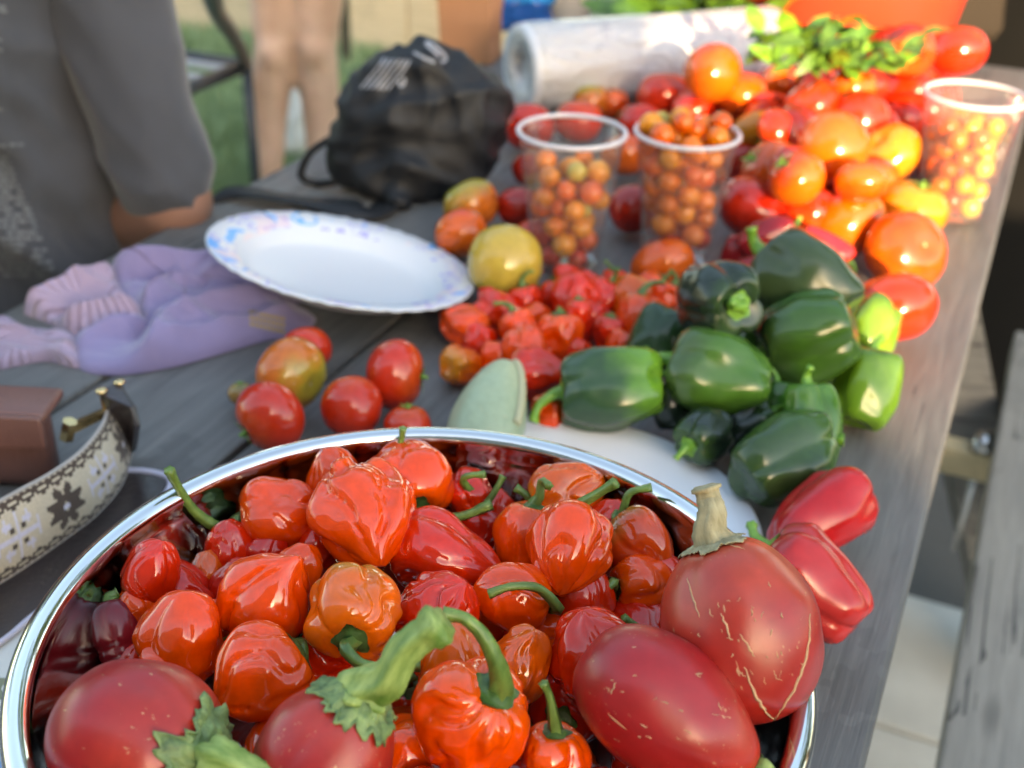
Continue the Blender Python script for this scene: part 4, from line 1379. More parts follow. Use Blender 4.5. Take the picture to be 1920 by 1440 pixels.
M_pp, t, b, L = new_mat('printed_paper_plate')
tc = N(t, 'ShaderNodeTexCoord'); v = tc.outputs['Object']
ln = t.nodes.new('ShaderNodeVectorMath'); ln.operation = 'LENGTH'; L(v, ln.inputs[0])
def band(r0, r1):
    return math_n(t, L, 'MULTIPLY', math_n(t, L, 'GREATER_THAN', ln.outputs['Value'], r0), math_n(t, L, 'LESS_THAN', ln.outputs['Value'], r1))
c = (.62, .63, .65)
n1 = noise_n(t, L, 55, 2, v, .5, 1.5)
petal = math_n(t, L, 'LESS_THAN', math_n(t, L, 'ABSOLUTE', math_n(t, L, 'SUBTRACT', n1, .5)), .028)
n2 = noise_n(t, L, 26, 2, mapping(t, L, v, (1, 1, 1), (3, 1, 0)))
c = mixc(t, L, math_n(t, L, 'MULTIPLY', math_n(t, L, 'MULTIPLY', petal, band(.082, .1045)), math_n(t, L, 'GREATER_THAN', n2, .47)), c, (.30, .27, .62))
n3 = noise_n(t, L, 38, 1, mapping(t, L, v, (1, 1, 1), (7, 2, 0)), .5, 1.0)
c = mixc(t, L, math_n(t, L, 'MULTIPLY', math_n(t, L, 'GREATER_THAN', n3, .64), band(.086, .1055)), c, (.12, .38, .74))
n4 = noise_n(t, L, 30, 1, mapping(t, L, v, (1, 1, 1), (1, 8, 0)))
c = mixc(t, L, math_n(t, L, 'MULTIPLY', math_n(t, L, 'MULTIPLY', math_n(t, L, 'GREATER_THAN', n4, .6), band(.08, .1)), .35), c, (.86, .52, .48))
L(c, b.inputs['Base Color']); b.inputs['Roughness'].default_value = .4
C0 = at(636, 507, .03)
vs, fs = lathe([(.0005, 0), (.066, 0), (.074, .003), (.083, .0125), (.104, .0175), (.1055, .0165), (.104, .0158), (.084, .0105), (.075, .0012), (.066, -.0014), (.0005, -.0014)], 96)
vs = [Vector((v_.x, v_.y, v_.z + (.0006 * math.cos(40 * math.atan2(v_.y, v_.x)) if v_.xy.length > .088 else 0))) for v_ in vs]
pp = obj('paper_plate', mesh('paper_plate', vs, fs), M_pp)
pp.location = C0 - Vector((0, 0, .006))
pp.rotation_euler = (R_(-1), R_(12.5), R_(25))
tag(pp, 'white paper plate with blue and purple floral rim tilted on purple gloves', 'plate')
# blue ring and leaf printed on the far rim
def on_plate(a, r):
    zz = .0125 + (.0175 - .0125) * (r - .083) / (.104 - .083) if r > .083 else .003 + (.0095) * (r - .074) / .009
    return Vector((r * math.cos(a), r * math.sin(a), zz + .0022))
ring = []
c0 = R_(93)
for i in range(25):
    q = 2 * math.pi * i / 24 * .8 + 2.6
    ring.append(on_plate(c0 + .115 * math.cos(q), .0925 + .0085 * math.sin(q)))
M_blue = simple('blue_print', (.22, .48, .80), .45, var=.1)
vs1, fs1 = tube(ring, [.0011] * len(ring), 6)
vs2, fs2 = tube([on_plate(R_(112), .087), on_plate(R_(110), .093), on_plate(R_(113), .101)], [.0008, .0018, .0008], 6)
o = obj('rim_print', mesh('rim_print', *join_vf([([Vector((v.x, v.y, v.z * .25 + .0125)) if False else v - Vector((0, 0, .0016)) for v in vs1], fs1), ([v - Vector((0, 0, .0016)) for v in vs2], fs2)])), M_blue, pp)

# ---------------------------------------------------------------- purple gloves
M_glove = simple('lavender_knit', (.235, .195, .35), .9, var=.16, vscale=18, bmp=.35, bscale=900, sheen=.4)
M_cuff = simple('pale_cuff', (.36, .27, .37), .9, var=.14, vscale=25, bmp=.4, bscale=700, sheen=.3)
def G(px, py, z): return at(px, py, z)
def glove_fn(seed, amp):
    s0 = Vector((seed, seed * 2, 0))
    def fn(co, nr):
        f = noise.noise(co * 26 + s0)
        f2 = noise.noise(Vector((co.x * 50, co.y * 24, co.z * 40)) + s0)
        rdg = (1 - abs(f) * 3)
        f3 = noise.noise(Vector((co.x * 14 + co.y * 20, co.y * 34 - co.x * 6, co.z * 20)) + s0 * 3)
        co = co + nr * (1.6 * amp * f2 + .006 * max(0, rdg) + .009 * max(0, 1 - abs(f3) * 4.0) - .005)
        co.z = max(co.z, .0012)
        return co
    return fn
def glove(name, label, caps, cuffs, seed):
    me = blob(name, caps, .0028, 4, glove_fn(seed, .004))
    t = thing(name, label, 'glove', (0, 0, 0), group='purple garden gloves')
    obj('hand', me, M_glove, t)
    if cuffs:
        obj('cuff', blob('cuff', cuffs, .0034, 3, glove_fn(seed + 5, .003)), M_cuff, t)
    return t
def cloth(name, outline, thick, ridges, seed, mat, parent, c_px=None, rings=40, seg=150, lift=.0):
    """a folded piece of knitted cloth: outline and fold lines are given as table points"""
    out = catmull([at(x, y, 0) for x, y in outline] + [at(*outline[0], 0)], 12)
    c = sum(out, Vector()) / len(out) if c_px is None else at(*c_px, 0)
    out = [out[int(i * (len(out) - 1) / seg)] for i in range(seg)]
    R3 = [([at(x, y, 0) for x, y in pl], w, h) for pl, w, h in ridges]
    s0 = Vector((seed * 3.1, seed, 2))
    def hgt(p, t):
        h = thick * .55 * (1 - t ** 14) ** .5
        for pl, w, hh in R3:
            d = 1e9
            for a_, b_ in zip(pl, pl[1:]):
                ab = b_ - a_; f = max(0, min(1, (p - a_).dot(ab) / ab.dot(ab)))
                d = min(d, (p - a_ - ab * f).length)
            h += hh * 1.8 * math.exp(-(d / w) ** 1.15) * (1 - t ** 8)
        q = Vector((p.x * 20 + p.y * 14, p.y * 46 - p.x * 12, seed))
        h += (.0046 * max(0, 1 - abs(noise.noise(q * .8 + s0)) * 3.0) + .0016 * noise.noise(q * 2.1 + s0)) * (1 - t ** 6)
        return max(.0014, h + lift * (1 - t ** 6))
    V, F = [Vector((c.x, c.y, hgt(c, 0)))], []
    for r in range(1, rings + 1):
        t = r / rings
        for k in range(seg):
            p = c.lerp(out[k], t)
            V.append(Vector((p.x, p.y, hgt(p, t))))
    for k in range(seg):
        V.append(Vector((out[k].x, out[k].y, .0004)))
    for k in range(seg):
        k2 = (k + 1) % seg
        F.append((0, 1 + k, 1 + k2))
        for r in range(rings):
            a_, b_ = 1 + r * seg + k, 1 + r * seg + k2
            F.append((a_, a_ + seg, b_ + seg, b_))
    return obj(name, mesh(name, V, F), mat, parent)
ga = thing('garden_glove', 'lavender garden glove lying nearest, its pale cuff pointing left', 'glove', (0, 0, 0), group='purple garden gloves')
cloth('hand', [(140, 640), (205, 622), (270, 618), (350, 585), (450, 570), (540, 575), (592, 600), (560, 628), (500, 640), (430, 660), (330, 688), (230, 704), (160, 698), (138, 672)], .014,
      [([(285, 690), (320, 640), (400, 600), (520, 590)], .012, .010), ([(160, 660), (230, 640), (300, 632)], .010, .007), ([(330, 672), (430, 640), (540, 615)], .009, .006), ([(262, 652), (278, 640), (300, 600)], .006, -.008)], 3, M_glove, ga, (330, 640))
cloth('cuff', [(-70, 606), (0, 603), (50, 620), (100, 634), (146, 640), (150, 690), (95, 680), (60, 682), (0, 694), (-70, 702)], .011,
      [([(-60, 640), (40, 650), (140, 668)], .009, .006), ([(60, 640), (100, 655), (140, 660)], .006, -.004)], 5, M_cuff, ga, (40, 655))
gb = thing('garden_glove', 'crumpled lavender garden glove behind, partly under the paper plate', 'glove', (0, 0, 0), group='purple garden gloves')
cloth('hand', [(205, 520), (260, 512), (340, 490), (420, 496), (500, 520), (570, 560), (520, 580), (440, 588), (350, 600), (280, 622), (262, 600), (225, 560)], .015,
      [([(220, 530), (300, 530), (420, 540), (520, 565)], .014, .012), ([(280, 590), (330, 560), (400, 555)], .009, .008), ([(330, 505), (400, 512), (480, 540)], .009, .005), ([(250, 545), (320, 545), (390, 560)], .006, -.006)], 8, M_glove, gb, (350, 550))
cloth('cuff', [(45, 590), (110, 556), (175, 528), (212, 522), (232, 555), (268, 600), (272, 632), (200, 640), (130, 632), (100, 612)], .014,
      [([(60, 592), (150, 560), (215, 540)], .012, .010), ([(130, 625), (200, 615), (262, 612)], .009, .010), ([(120, 606), (180, 590), (240, 585)], .008, -.007)], 11, M_cuff, gb, (175, 590))
M_gold_txt = simple('tan_print', (.42, .30, .08), .7)
dgp = bpy.context.evaluated_depsgraph_get()
def bvh_of(objs):
    V, F = [], []
    for o in objs:
        bpy.context.view_layer.update()
        mw = o.matrix_world
        b0 = len(V)
        V += [mw @ v.co for v in o.data.vertices]
        F += [tuple(i + b0 for i in p.vertices) for p in o.data.polygons]
    return BVHTree.FromPolygons(V, F)
def hit(bv, px, py, off=.0008):
    d = ray(px, py).normalized()
    loc, nr, idx, dist = bv.ray_cast(CAMLOC, d)
    if loc is None:
        return None
    if nr.dot(d) > 0:
        nr = -nr
    return loc + nr * off
def patches(name, bv, quads, mat, parent, off=.0008):
    """flat print following a surface: quads of four directions"""
    V, F = [], []
    for q in quads:
        P4 = [hit(bv, x, y, off) for x, y in q]
        if any(p is None for p in P4):
            continue
        if max((P4[0] - P4[2]).length, (P4[1] - P4[3]).length) > .06:
            continue
        b0 = len(V); V += P4; F.append((b0, b0 + 1, b0 + 2, b0 + 3))
    me = mesh(name, V, F)
    o = obj(name, me, mat, None, smooth=False)
    o.parent = parent
    bpy.context.view_layer.update()
    o.matrix_parent_inverse = parent.matrix_world.inverted()
    return o
gl = [o for o in bpy.data.objects if o.name.startswith('garden_glove')]
bv = bvh_of([c for g_ in gl for c in g_.children])
qs = []
for r_ in range(3):
    for k in range(9):
        x0 = 468 + k * 7.5; y0 = 582 + r_ * 11 + k * 1.6
        qs.append([(x0, y0), (x0 + 5, y0 + 1), (x0 + 5, y0 + 8), (x0, y0 + 7)])
patches('glove_print', bv, qs, M_gold_txt, gl[0])

# ---------------------------------------------------------------- purse with woven strap
M_brown = simple('brown_leather', (.165, .075, .06), .38, var=.2, vscale=14, bmp=.3, bscale=350, coat=.1)
M_dkbrown = simple('dark_leather', (.035, .026, .026), .28, var=.3, vscale=20, bmp=.3, bscale=260, coat=.2)
M_gold = simple('gold_metal', (.75, .55, .28), .22, 1.0)
M_pipe = simple('pale_piping', (.52, .50, .60), .5)
pc = at(122, 735, .055)
pb = thing('purse', 'brown leather flap purse at left with gold hardware', 'purse', (pc.x, pc.y, .001), Matrix.Rotation(R_(-2), 3, 'Z'))
yf = at(118, 800, .05).y - pc.y
obj('body', box_mesh('purse_body', -.2, -.006, yf + .004, -.004, 0, .050, .009), M_brown, pb)
obj('flap', box_mesh('purse_flap', -.203, 0, yf - .002, 0, .0506, .0575, .003), M_brown, pb)
obj('flap_front', box_mesh('purse_flap_front', -.203, 0, yf - .0062, yf - .0022, .036, .0575, .0018), M_brown, pb)

M_band, t, b, L = new_mat('woven_band')
at_ = N(t, 'ShaderNodeAttribute', attribute_name='weave')
tc = N(t, 'ShaderNodeTexCoord')
nn = noise_n(t, L, 800, 2, tc.outputs['Object'])
hs_ = N(t, 'ShaderNodeHueSaturation'); L(at_.outputs['Color'], hs_.inputs['Color'])
L(math_n(t, L, 'ADD', math_n(t, L, 'MULTIPLY', nn, .5), .75), hs_.inputs['Value'])
L(hs_.outputs[0], b.inputs['Base Color']); b.inputs['Roughness'].default_value = .85
b.inputs['Sheen Weight'].default_value = .2
bump(t, L, b, nn, .5, .001)
top_px = [(207, 755), (190, 800), (150, 848), (95, 888), (40, 918), (-10, 945), (-80, 980), (-160, 1015)]
bot_px = [(247, 842), (228, 905), (182, 962), (128, 1004), (66, 1048), (2, 1090), (-70, 1130), (-160, 1175)]
ZT, ZB = .047, .004
topc = catmull([at(x, y, ZT) for x, y in top_px], 30)
botc = catmull([at(x, y, ZB) for x, y in bot_px], 30)
def by_length(c, n):
    d = [0.0]
    for a_, b_ in zip(c, c[1:]):
        d.append(d[-1] + (b_ - a_).length)
    out, k_ = [], 0
    for i_ in range(n):
        q_ = d[-1] * i_ / (n - 1)
        while k_ < len(d) - 2 and d[k_ + 1] < q_:
            k_ += 1
        out.append(c[k_].lerp(c[k_ + 1], (q_ - d[k_]) / max(1e-9, d[k_ + 1] - d[k_])))
    return out
NRW = 29
wid = sum((a_ - b_).length for a_, b_ in zip(topc, botc)) / len(topc)
slen = sum((a_ - b_).length for a_, b_ in zip(botc, botc[1:]))
NC = int(slen / (wid / (NRW - 1)) * 1.0)
topc, botc = by_length(topc, NC), by_length(botc, NC)
V, F, Cc = [], [], []
cream, brown, white = (.58, .50, .38), (.075, .05, .038), (.60, .57, .68)
def weave(i, j):
    jj = j - (NRW - 2) / 2
    e = (NRW - 2) / 2 - abs(jj)
    ii = i + 8
    if e < .6: return brown if ii % 3 else cream
    if abs(e - (1.9 + 1.5 * abs(math.sin(math.pi * ii / 7)))) < .75: return brown
    if e < 1.9 + 1.5 * abs(math.sin(math.pi * ii / 7)) - .5: return brown if e < 1.6 else cream
    per = 44
    a = (ii % per) - per / 2
    if abs(a) < 11:
        r = math.hypot(a, jj); th_ = math.atan2(jj, a)
        if r < 1.5: return white
        q_ = th_ - (math.floor(th_ / (math.pi / 4)) + .5) * math.pi / 4
        if 1.5 < r < 9.6 and abs(r * math.sin(q_)) < 2.1 * math.sin(math.pi * (r - 1.2) / 8.6) ** .8 - .15: return brown
        return cream
    a2 = ((ii + per / 2) % per) - per / 2
    d = abs(a2); h = abs(jj)
    if (d < 1 and h < 9) or (h < 1 and d < 9.5): return white
    if (abs(d - 5) < 1 and 3 < h < 8) or (abs(h - 5.2) < 1 and 2.5 < d < 6.2) : return white
    if d < 9.8 and d > 8.2 and h < 4: return white
    if 2 <= d <= 3.6 and 2 <= h <= 3.8: return brown
    return cream
for i in range(NC):
    for j in range(NRW):
        f = j / (NRW - 1)
        p = topc[i].lerp(botc[i], f)
        bow = math.sin(f * math.pi) * .0035
        tng = (topc[min(i + 1, NC - 1)] - topc[max(0, i - 1)]).normalized()
        V.append(p + tng.cross(Vector((0, 0, 1))) * bow * -1)
for i in range(NC - 1):
    for j in range(NRW - 1):
        F.append((i * NRW + j, (i + 1) * NRW + j, (i + 1) * NRW + j + 1, i * NRW + j + 1))
        Cc.append(weave(i, j))
me = mesh('strap', V, F)
ca = me.color_attributes.new('weave', 'FLOAT_COLOR', 'CORNER')
flat = []
for c_ in Cc:
    flat += [*c_, 1] * 4
ca.data.foreach_set('color', flat)
st = obj('woven_strap', me, M_band)
m = st.modifiers.new('thick', 'SOLIDIFY'); m.thickness = .0018; m.offset = 0
tag(st, 'cream and brown woven strap with star pattern curling beside the bowl', 'strap')
bind = []
for crv in (topc, botc):
    bind.append(tube(crv[::3] + [crv[-1]], [.0013] * (len(crv[::3]) + 1), 6))
obj('binding', mesh('strap_binding', *join_vf(bind)), simple('strap_edge', (.40, .36, .33), .8), st)
tabv = [at(188, 738, .060), at(224, 716, .060), at(250, 762, .056), at(258, 800, .045), at(252, 846, .012), at(246, 850, .004), at(232, 800, .03), at(208, 752, .048)]
bm = bmesh.new()
fv = [bm.verts.new(p) for p in tabv]
bm.faces.new(fv)
bmesh.ops.triangulate(bm, faces=bm.faces)
tbm = obj('leather_end', bm_mesh('leather_end', bm), M_dkbrown, st, smooth=False)
m = tbm.modifiers.new('thick', 'SOLIDIFY'); m.thickness = .004; m.offset = 0
m = tbm.modifiers.new('bev', 'BEVEL'); m.width = .001; m.segments = 2
def rivet(p, r, parent, name='rivet'):
    vs, fs = uvsphere(lambda th, q: Vector((r * math.sin(th) * math.cos(q), r * math.sin(th) * math.sin(q), .6 * r * math.cos(th))) + p, 14, 8)
    return obj(name, mesh(name, vs, fs), M_gold, parent)
rivet(at(224, 717, .062), .0032, st)
rivet(at(190, 733, .062), .0034, st)
g0, g1 = at(128, 806, .042), at(200, 772, .046)
cl = obj('clasp', mesh('clasp', *join_vf([tube([g0, g1], [.0038, .0032], 4), tube([g0 - Vector((.002, 0, .006)), g0 + Vector((.002, 0, .006))], [.0045, .0045], 6), tube([g1, at(192, 740, .058)], [.002, .002], 6)])), M_gold, st, smooth=False)

# dark leather pouch under the strap
poly = [(-200, 1075), (0, 990), (120, 930), (222, 884), (318, 898), (290, 960), (200, 1030), (105, 1120), (55, 1160), (-10, 1212), (-200, 1330)]
def slab(name, px, z0, z1, mat, parent=None):
    lo = [at(x, y, z0) for x, y in px]; hi = [Vector((p.x, p.y, z1)) for p in lo]
    bm = bmesh.new()
    a = [bm.verts.new(p) for p in lo]; b_ = [bm.verts.new(p) for p in hi]
    bm.faces.new(a[::-1]); bm.faces.new(b_)
    for i in range(len(a)):
        j = (i + 1) % len(a)
        bm.faces.new((a[i], a[j], b_[j], b_[i]))
    return obj(name, bm_mesh(name, bm), mat, parent, smooth=False)
poly = [(x, y) for x, y in poly]
po = slab('pouch', poly, .0012, .0030, M_dkbrown)
tag(po, 'flat dark brown leather pouch lying between woven strap and bowl', 'pouch')
edge = [at(x, y, .003) for x, y in poly]
obj('piping', mesh('pouch_piping', *tube(catmull(edge[2:6], 5), [.0022] * 16, 8)), M_pipe, po)
obj('piping', mesh('pouch_piping', *tube(catmull(edge[7:11], 5), [.0016] * 16, 8)), M_pipe, po)

# printed leaflet
M_paper = simple('leaflet_paper', (.60, .60, .56), .6, var=.03)
lf = slab('leaflet', [(-220, 1360), (-10, 1214), (55, 1162), (150, 1085), (330, 1230), (250, 1560), (-220, 1600)], .0003, .0008, M_paper)
tag(lf, 'printed paper leaflet under the left side of the steel bowl', 'leaflet')
M_ol, M_ink, M_bl = simple('olive_print', (.20, .21, .13), .6), simple('grey_ink', (.14, .14, .14), .6), simple('blue_ink', (.08, .26, .6), .6)
def flatq(name, quads, mat, z=.0011):
    V, F = [], []
    for q in quads:
        b0 = len(V); V += [at(x, y, z) for x, y in q]; F.append(tuple(range(b0, b0 + 4)))
    return obj(name, mesh(name, V, F), mat, lf, smooth=False)
flatq('olive_band', [[(-150, 1262), (22, 1272), (18, 1312), (-150, 1306)]], M_ol)
flatq('white_star', [[(6, 1284), (12, 1290), (8, 1300), (2, 1292)]], M_paper, .0014)
flatq('rule', [[(-150, 1350), (20, 1346), (20, 1350), (-150, 1354)]], M_ol)
rg = random.Random(4)
qs = []
for r_ in range(3):
    x = -60
    while x < 22:
        w = rg.uniform(2, 6)
        y = 1380 + 8 * r_ + x * .08
        qs.append([(x, y), (x + w, y), (x + w, y + 4), (x, y + 4)])
        x += w + rg.uniform(1.5, 3)
flatq('text', qs, M_ink)
flatq('blue_figure', [[(-60, 1422), (20, 1408), (30, 1440), (-60, 1462)]], M_bl)
flatq('blue_figure', [[(-60, 1475), (30, 1452), (34, 1500), (-60, 1510)]], M_bl)

# ---------------------------------------------------------------- black bag with its strap
M_black = simple('black_nylon', (.004, .0045, .006), .6, var=.35, vscale=25, bmp=.4, bscale=500, sheen=.0)
bc = at(783, 368, .0)
fx = Vector((1, .05, 0)).normalized()
fyv = Vector((-.05, 1, 0))
def bp(u, v, z): return bc + fx * u + fyv * v + Vector((0, 0, z))
def bag_fn(co, nr):
    f = noise.noise(co * 17 + Vector((2, 3, 1)))
    g_ = noise.noise(Vector((co.x * 10, co.y * 26, co.z * 30)) + Vector((7, 3, 1)))
    h_ = noise.noise(Vector((co.x * 34 + co.z * 20, co.y * 20, co.z * 14 - co.x * 16)) + Vector((1, 9, 4)))
    co = co + nr * (.007 * f + .006 * max(0, 1 - abs(g_) * 2.6) + .004 * max(0, 1 - abs(h_) * 3) - .005)
    co.z = max(co.z, .001)
    return co
caps = [(bp(-.03, .03, .03), .045, bp(.03, .03, .05), .055), (bp(.0, .03, .08), .05, bp(.012, .03, .105), .040), (bp(-.038, .03, .075), .042, bp(-.015, .03, .1), .036), (bp(.05, .03, .075), .044, bp(.035, .03, .10), .038), (bp(-.055, .025, .045), .033, bp(-.02, .02, .075), .04),
        (bp(.045, .03, .06), .04, bp(.03, .03, .10), .03), (bp(-.03, 0, .012), .016, bp(-.015, -.035, .006), .010), (bp(-.06, .02, .03), .03, bp(-.03, .0, .02), .03),
        (bp(.010, .03, .125), .018, bp(.006, .03, .138), .010), (bp(-.01, .0, .03), .035, bp(.03, .01, .03), .035)]
bagm = blob('waist_bag', caps, .0045, 3, bag_fn)
bag = thing('waist_bag', 'crumpled black nylon bag with white printed logo on far left part of table', 'bag', (0, 0, 0))
bo = obj('pouch_body', bagm, M_black, bag)
bv = bvh_of([bo])
M_wprint = simple('white_print', (.24, .25, .28), .5)
qs = []
for k in range(6):
    x0, y0 = 676 + k * 10, 166 + k * .6
    for s_ in range(5):
        xa, ya = x0 + s_ * 8.5, y0 - s_ * 11
        qs.append([(xa, ya), (xa + 5, ya), (xa + 13, ya - 11), (xa + 8, ya - 11)])
loop = [(777, 100), (792, 108), (812, 117), (832, 117), (836, 110), (826, 98), (812, 86), (800, 80), (800, 86), (812, 97), (822, 108)]
for (xa, ya), (xb, yb) in zip(loop, loop[1:]):
    dx, dy = xb - xa, yb - ya; l_ = math.hypot(dx, dy); nx, ny = -dy / l_ * 3, dx / l_ * 3
    qs.append([(xa + nx, ya + ny), (xb + nx, yb + ny), (xb - nx, yb - ny), (xa - nx, ya - ny)])
for (xa, ya), (xb, yb) in zip([(747, 152), (752, 165), (758, 158)], [(752, 165), (758, 158), (758, 145)]):
    qs.append([(xa - 3, ya), (xb - 3, yb), (xb + 3, yb), (xa + 3, ya)])
patches('logo', bv, qs, M_wprint, bag, .0015)
# webbing strap on the table
sp = [at(x, y, z) for x, y, z in ((395, 376, .002), (450, 360, .008), (540, 368, .012), (640, 388, .010), (700, 396, .006), (740, 372, .006), (790, 352, .01))]
sc_ = catmull(sp, 8)
V, F = [], []
for i, p in enumerate(sc_):
    tg = (sc_[min(i + 1, len(sc_) - 1)] - sc_[max(0, i - 1)]).normalized()
    sd = tg.cross(Vector((0, 0, 1))).normalized() * (.005 + .010 * min(1, i / 14))
    tw = Vector((0, 0, .004 * math.sin(i * .3)))
    V += [p - sd + tw, p + sd - tw * .5]
    if V[-1].z < .0015: V[-1].z = .0015
    if V[-2].z < .0015: V[-2].z = .0015
F = [(2 * i, 2 * i + 1, 2 * i + 3, 2 * i + 2) for i in range(len(sc_) - 1)]
o = obj('strap', mesh('bag_strap', V, F), M_black, bag)
m = o.modifiers.new('t', 'SOLIDIFY'); m.thickness = .0018
lp = catmull([bp(-.085, .02, .05), bp(-.105, .02, .035), bp(-.115, .02, .012), bp(-.10, .02, .004), bp(-.08, .01, .01)], 5)
obj('strap', mesh('bag_strap_loop', *tube(lp, [.004] * len(lp), 6)), M_black, bag)

# ---------------------------------------------------------------- paper towel roll in its wrapper
M_wrap, t, b, L = new_mat('printed_wrapper')
tc = N(t, 'ShaderNodeTexCoord'); v = tc.outputs['Object']
n1 = noise_n(t, L, 40, 2, mapping(t, L, v, (1, 1, 1.3)), .5, 1.2)
c = mixc(t, L, math_n(t, L, 'MULTIPLY', math_n(t, L, 'GREATER_THAN', n1, .62), .28), (.46, .47, .49), (.16, .16, .22))
L(c, b.inputs['Base Color']); b.inputs['Roughness'].default_value = .22; b.inputs['Coat Weight'].default_value = .3
n2 = noise_n(t, L, 22, 4, mapping(t, L, v, (1.6, 1.6, .6)), .6, 1)
bump(t, L, b, n2, 1.0, .012)
zr = .054
e0, e1 = at(978, 130, zr), at(1448, 92, zr)
e1.z = e0.z = zr
ax = (e1 - e0)
ax_len = ax.length
ax.normalize()
rmx = ax.to_track_quat('Z', 'Y').to_matrix()
tr_ = thing('paper_towel_roll', 'wrapped white paper towel roll lying across the far table end', 'paper towels', e0, rmx)
rr = 0.0525
prof = [(.0005, .006), (.018, .006), (.019, .0), (rr * .8, -.003), (rr * .95, .0), (rr, .007), (rr * .995, ax_len * .5), (rr, ax_len - .007), (rr * .95, ax_len), (.019, ax_len + .003), (.0005, ax_len - .003)]
pr = []
for (r0, z0), (r1, z1) in zip(prof, prof[1:]):
    n_ = 14 if z1 - z0 > .05 else 1
    pr += [(r0 + (r1 - r0) * i / n_, z0 + (z1 - z0) * i / n_) for i in range(n_)]
pr.append(prof[-1])
vs, fs = lathe(pr, 56)
vs = [Vector((v_.x, v_.y, v_.z)) * 1 + Vector((v_.x, v_.y, 0)).normalized() * (.0012 * noise.noise(Vector((v_.x * 60, v_.y * 60, v_.z * 12)))) if v_.xy.length > .03 else v_ for v_ in vs]
obj('wrapper', mesh('roll_wrapper', vs, fs), M_wrap, tr_)
cap = lathe([(.017, .004), (rr * .9, -.0045), (rr * .965, -.002), (rr * .985, .004)], 56)
obj('end_film', mesh('roll_end', *cap), simple('end_film', (.50, .54, .60), .35, var=.08, vscale=30, bmp=.3, bscale=60), tr_)

# ---------------------------------------------------------------- red bucket
M_red = simple('red_plastic', (.66, .045, .022), .32, var=.05)
kc = at(1570, 118, 0.0)
kc = tab(*[a + d for a, d in zip(sn(kc), (0, 0))], 0.001)
hwb = 212 * depth(kc + Vector((0, 0, .12))) / FPX
bk = thing('bucket', 'large red plastic bucket standing at the far end of table', 'bucket', kc)
H = .34
rb = hwb * .87
obj('shell', mesh('bucket_shell', *lathe([(.001, 0), (rb * .96, 0), (rb, .006), (hwb * 1.02, .13), (hwb * 1.14, H * .8), (hwb * 1.17, H * .801), (hwb * 1.17, H * .84), (hwb * 1.16, H), (hwb * 1.19, H), (hwb * 1.19, H + .006), (hwb * 1.135, H + .006), (hwb * 1.1, H * .8), (rb * .96, .01), (.001, .008)], 72)), M_red, bk)
hp = catmull([Vector((math.cos(a) * hwb * 1.2, -.02 - .09 * math.sin(a), H * .86 - .12 * math.sin(a))) for a in [math.pi * i / 8 for i in range(9)]], 4)
hp = [Vector((p.x, -abs(p.y) - hwb * 1.16 * math.sin(math.acos(max(-1, min(1, p.x / (hwb * 1.2))))), p.z + .13)) for p in hp]
obj('handle', mesh('bucket_handle', *tube(hp, [.0025] * len(hp), 6)), M_steel, bk)

# ---------------------------------------------------------------- leafy bunches
def leaf_me(name, L, Wd, curl, seed, cup_=.15):
    V, F = [], []
    nl, nw = 6, 2
    for i in range(nl + 1):
        f = i / nl
        w = Wd * math.sin(math.pi * min(1, f * .93 + .05)) ** .8
        for j in range(-nw, nw + 1):
            y = w * j / nw
            z = -curl * L * f * f + cup_ * abs(y) + .004 * noise.noise(Vector((f * 4 + seed, j, seed)))
            V.append(Vector((L * f, y, z)))
    k = 2 * nw + 1
    for i in range(nl):
        for j in range(2 * nw):
            F.append((i * k + j, (i + 1) * k + j, (i + 1) * k + j + 1, i * k + j + 1))
    return mesh(name, V, F)
def bunch(name, label, cat, px, py, z, n, L, Wd, mat, spread, seed, zs=1.0):
    c = at(px, py, z)
    t = thing(name, label, cat, c)
    rg = random.Random(seed)
    ms = [leaf_me('leaf', L * f, Wd * f, cu, i) for i, (f, cu) in enumerate(((1, .4), (.8, .7), (1.15, .2), (.65, .5)))]
    for i in range(n):
        a = rg.uniform(0, 6.28); el = rg.uniform(-.2, 1.2)
        o = obj('leaf', ms[i % 4], mat if rg.random() < .75 else M_fresh, t)
        off = Vector((rg.gauss(0, 1) * spread[0], rg.gauss(0, 1) * spread[1], abs(rg.gauss(0, 1)) * spread[2]))
        o.matrix_local = Matrix.Translation(off) @ Matrix.Rotation(a, 4, 'Z') @ Matrix.Rotation(-el, 4, 'Y') @ Matrix.Rotation(rg.uniform(-.9, .9), 4, 'X')
        m_ = o
    parts = []
    for i in range(max(4, n // 6)):
        a = rg.uniform(0, 6.28)
        p1 = Vector((math.cos(a) * spread[0] * 1.4, math.sin(a) * spread[1] * 1.4, rg.uniform(.2, 1.3) * spread[2] * 1.6))
        parts.append(tube([Vector((rg.gauss(0, .006), rg.gauss(0, .006), -.005)), p1 * .5 + Vector((0, 0, .01)), p1], [.002, .0018, .0012], 6))
    obj('stems', mesh('herb_stems', *join_vf(parts)), M_fresh, t)
    return t
bunch('basil_bunch', 'fresh green basil sprig lying on top of the tomato heap', 'herb', 1545, 118, .118, 120, .033, .008, M_leaf, (.032, .018, .018), 2)
bunch('leafy_greens', 'bunch of dark leafy greens behind the paper towel roll', 'greens', 1290, 60, .05, 60, .06, .022, M_leaf2, (.042, .03, .035), 9)

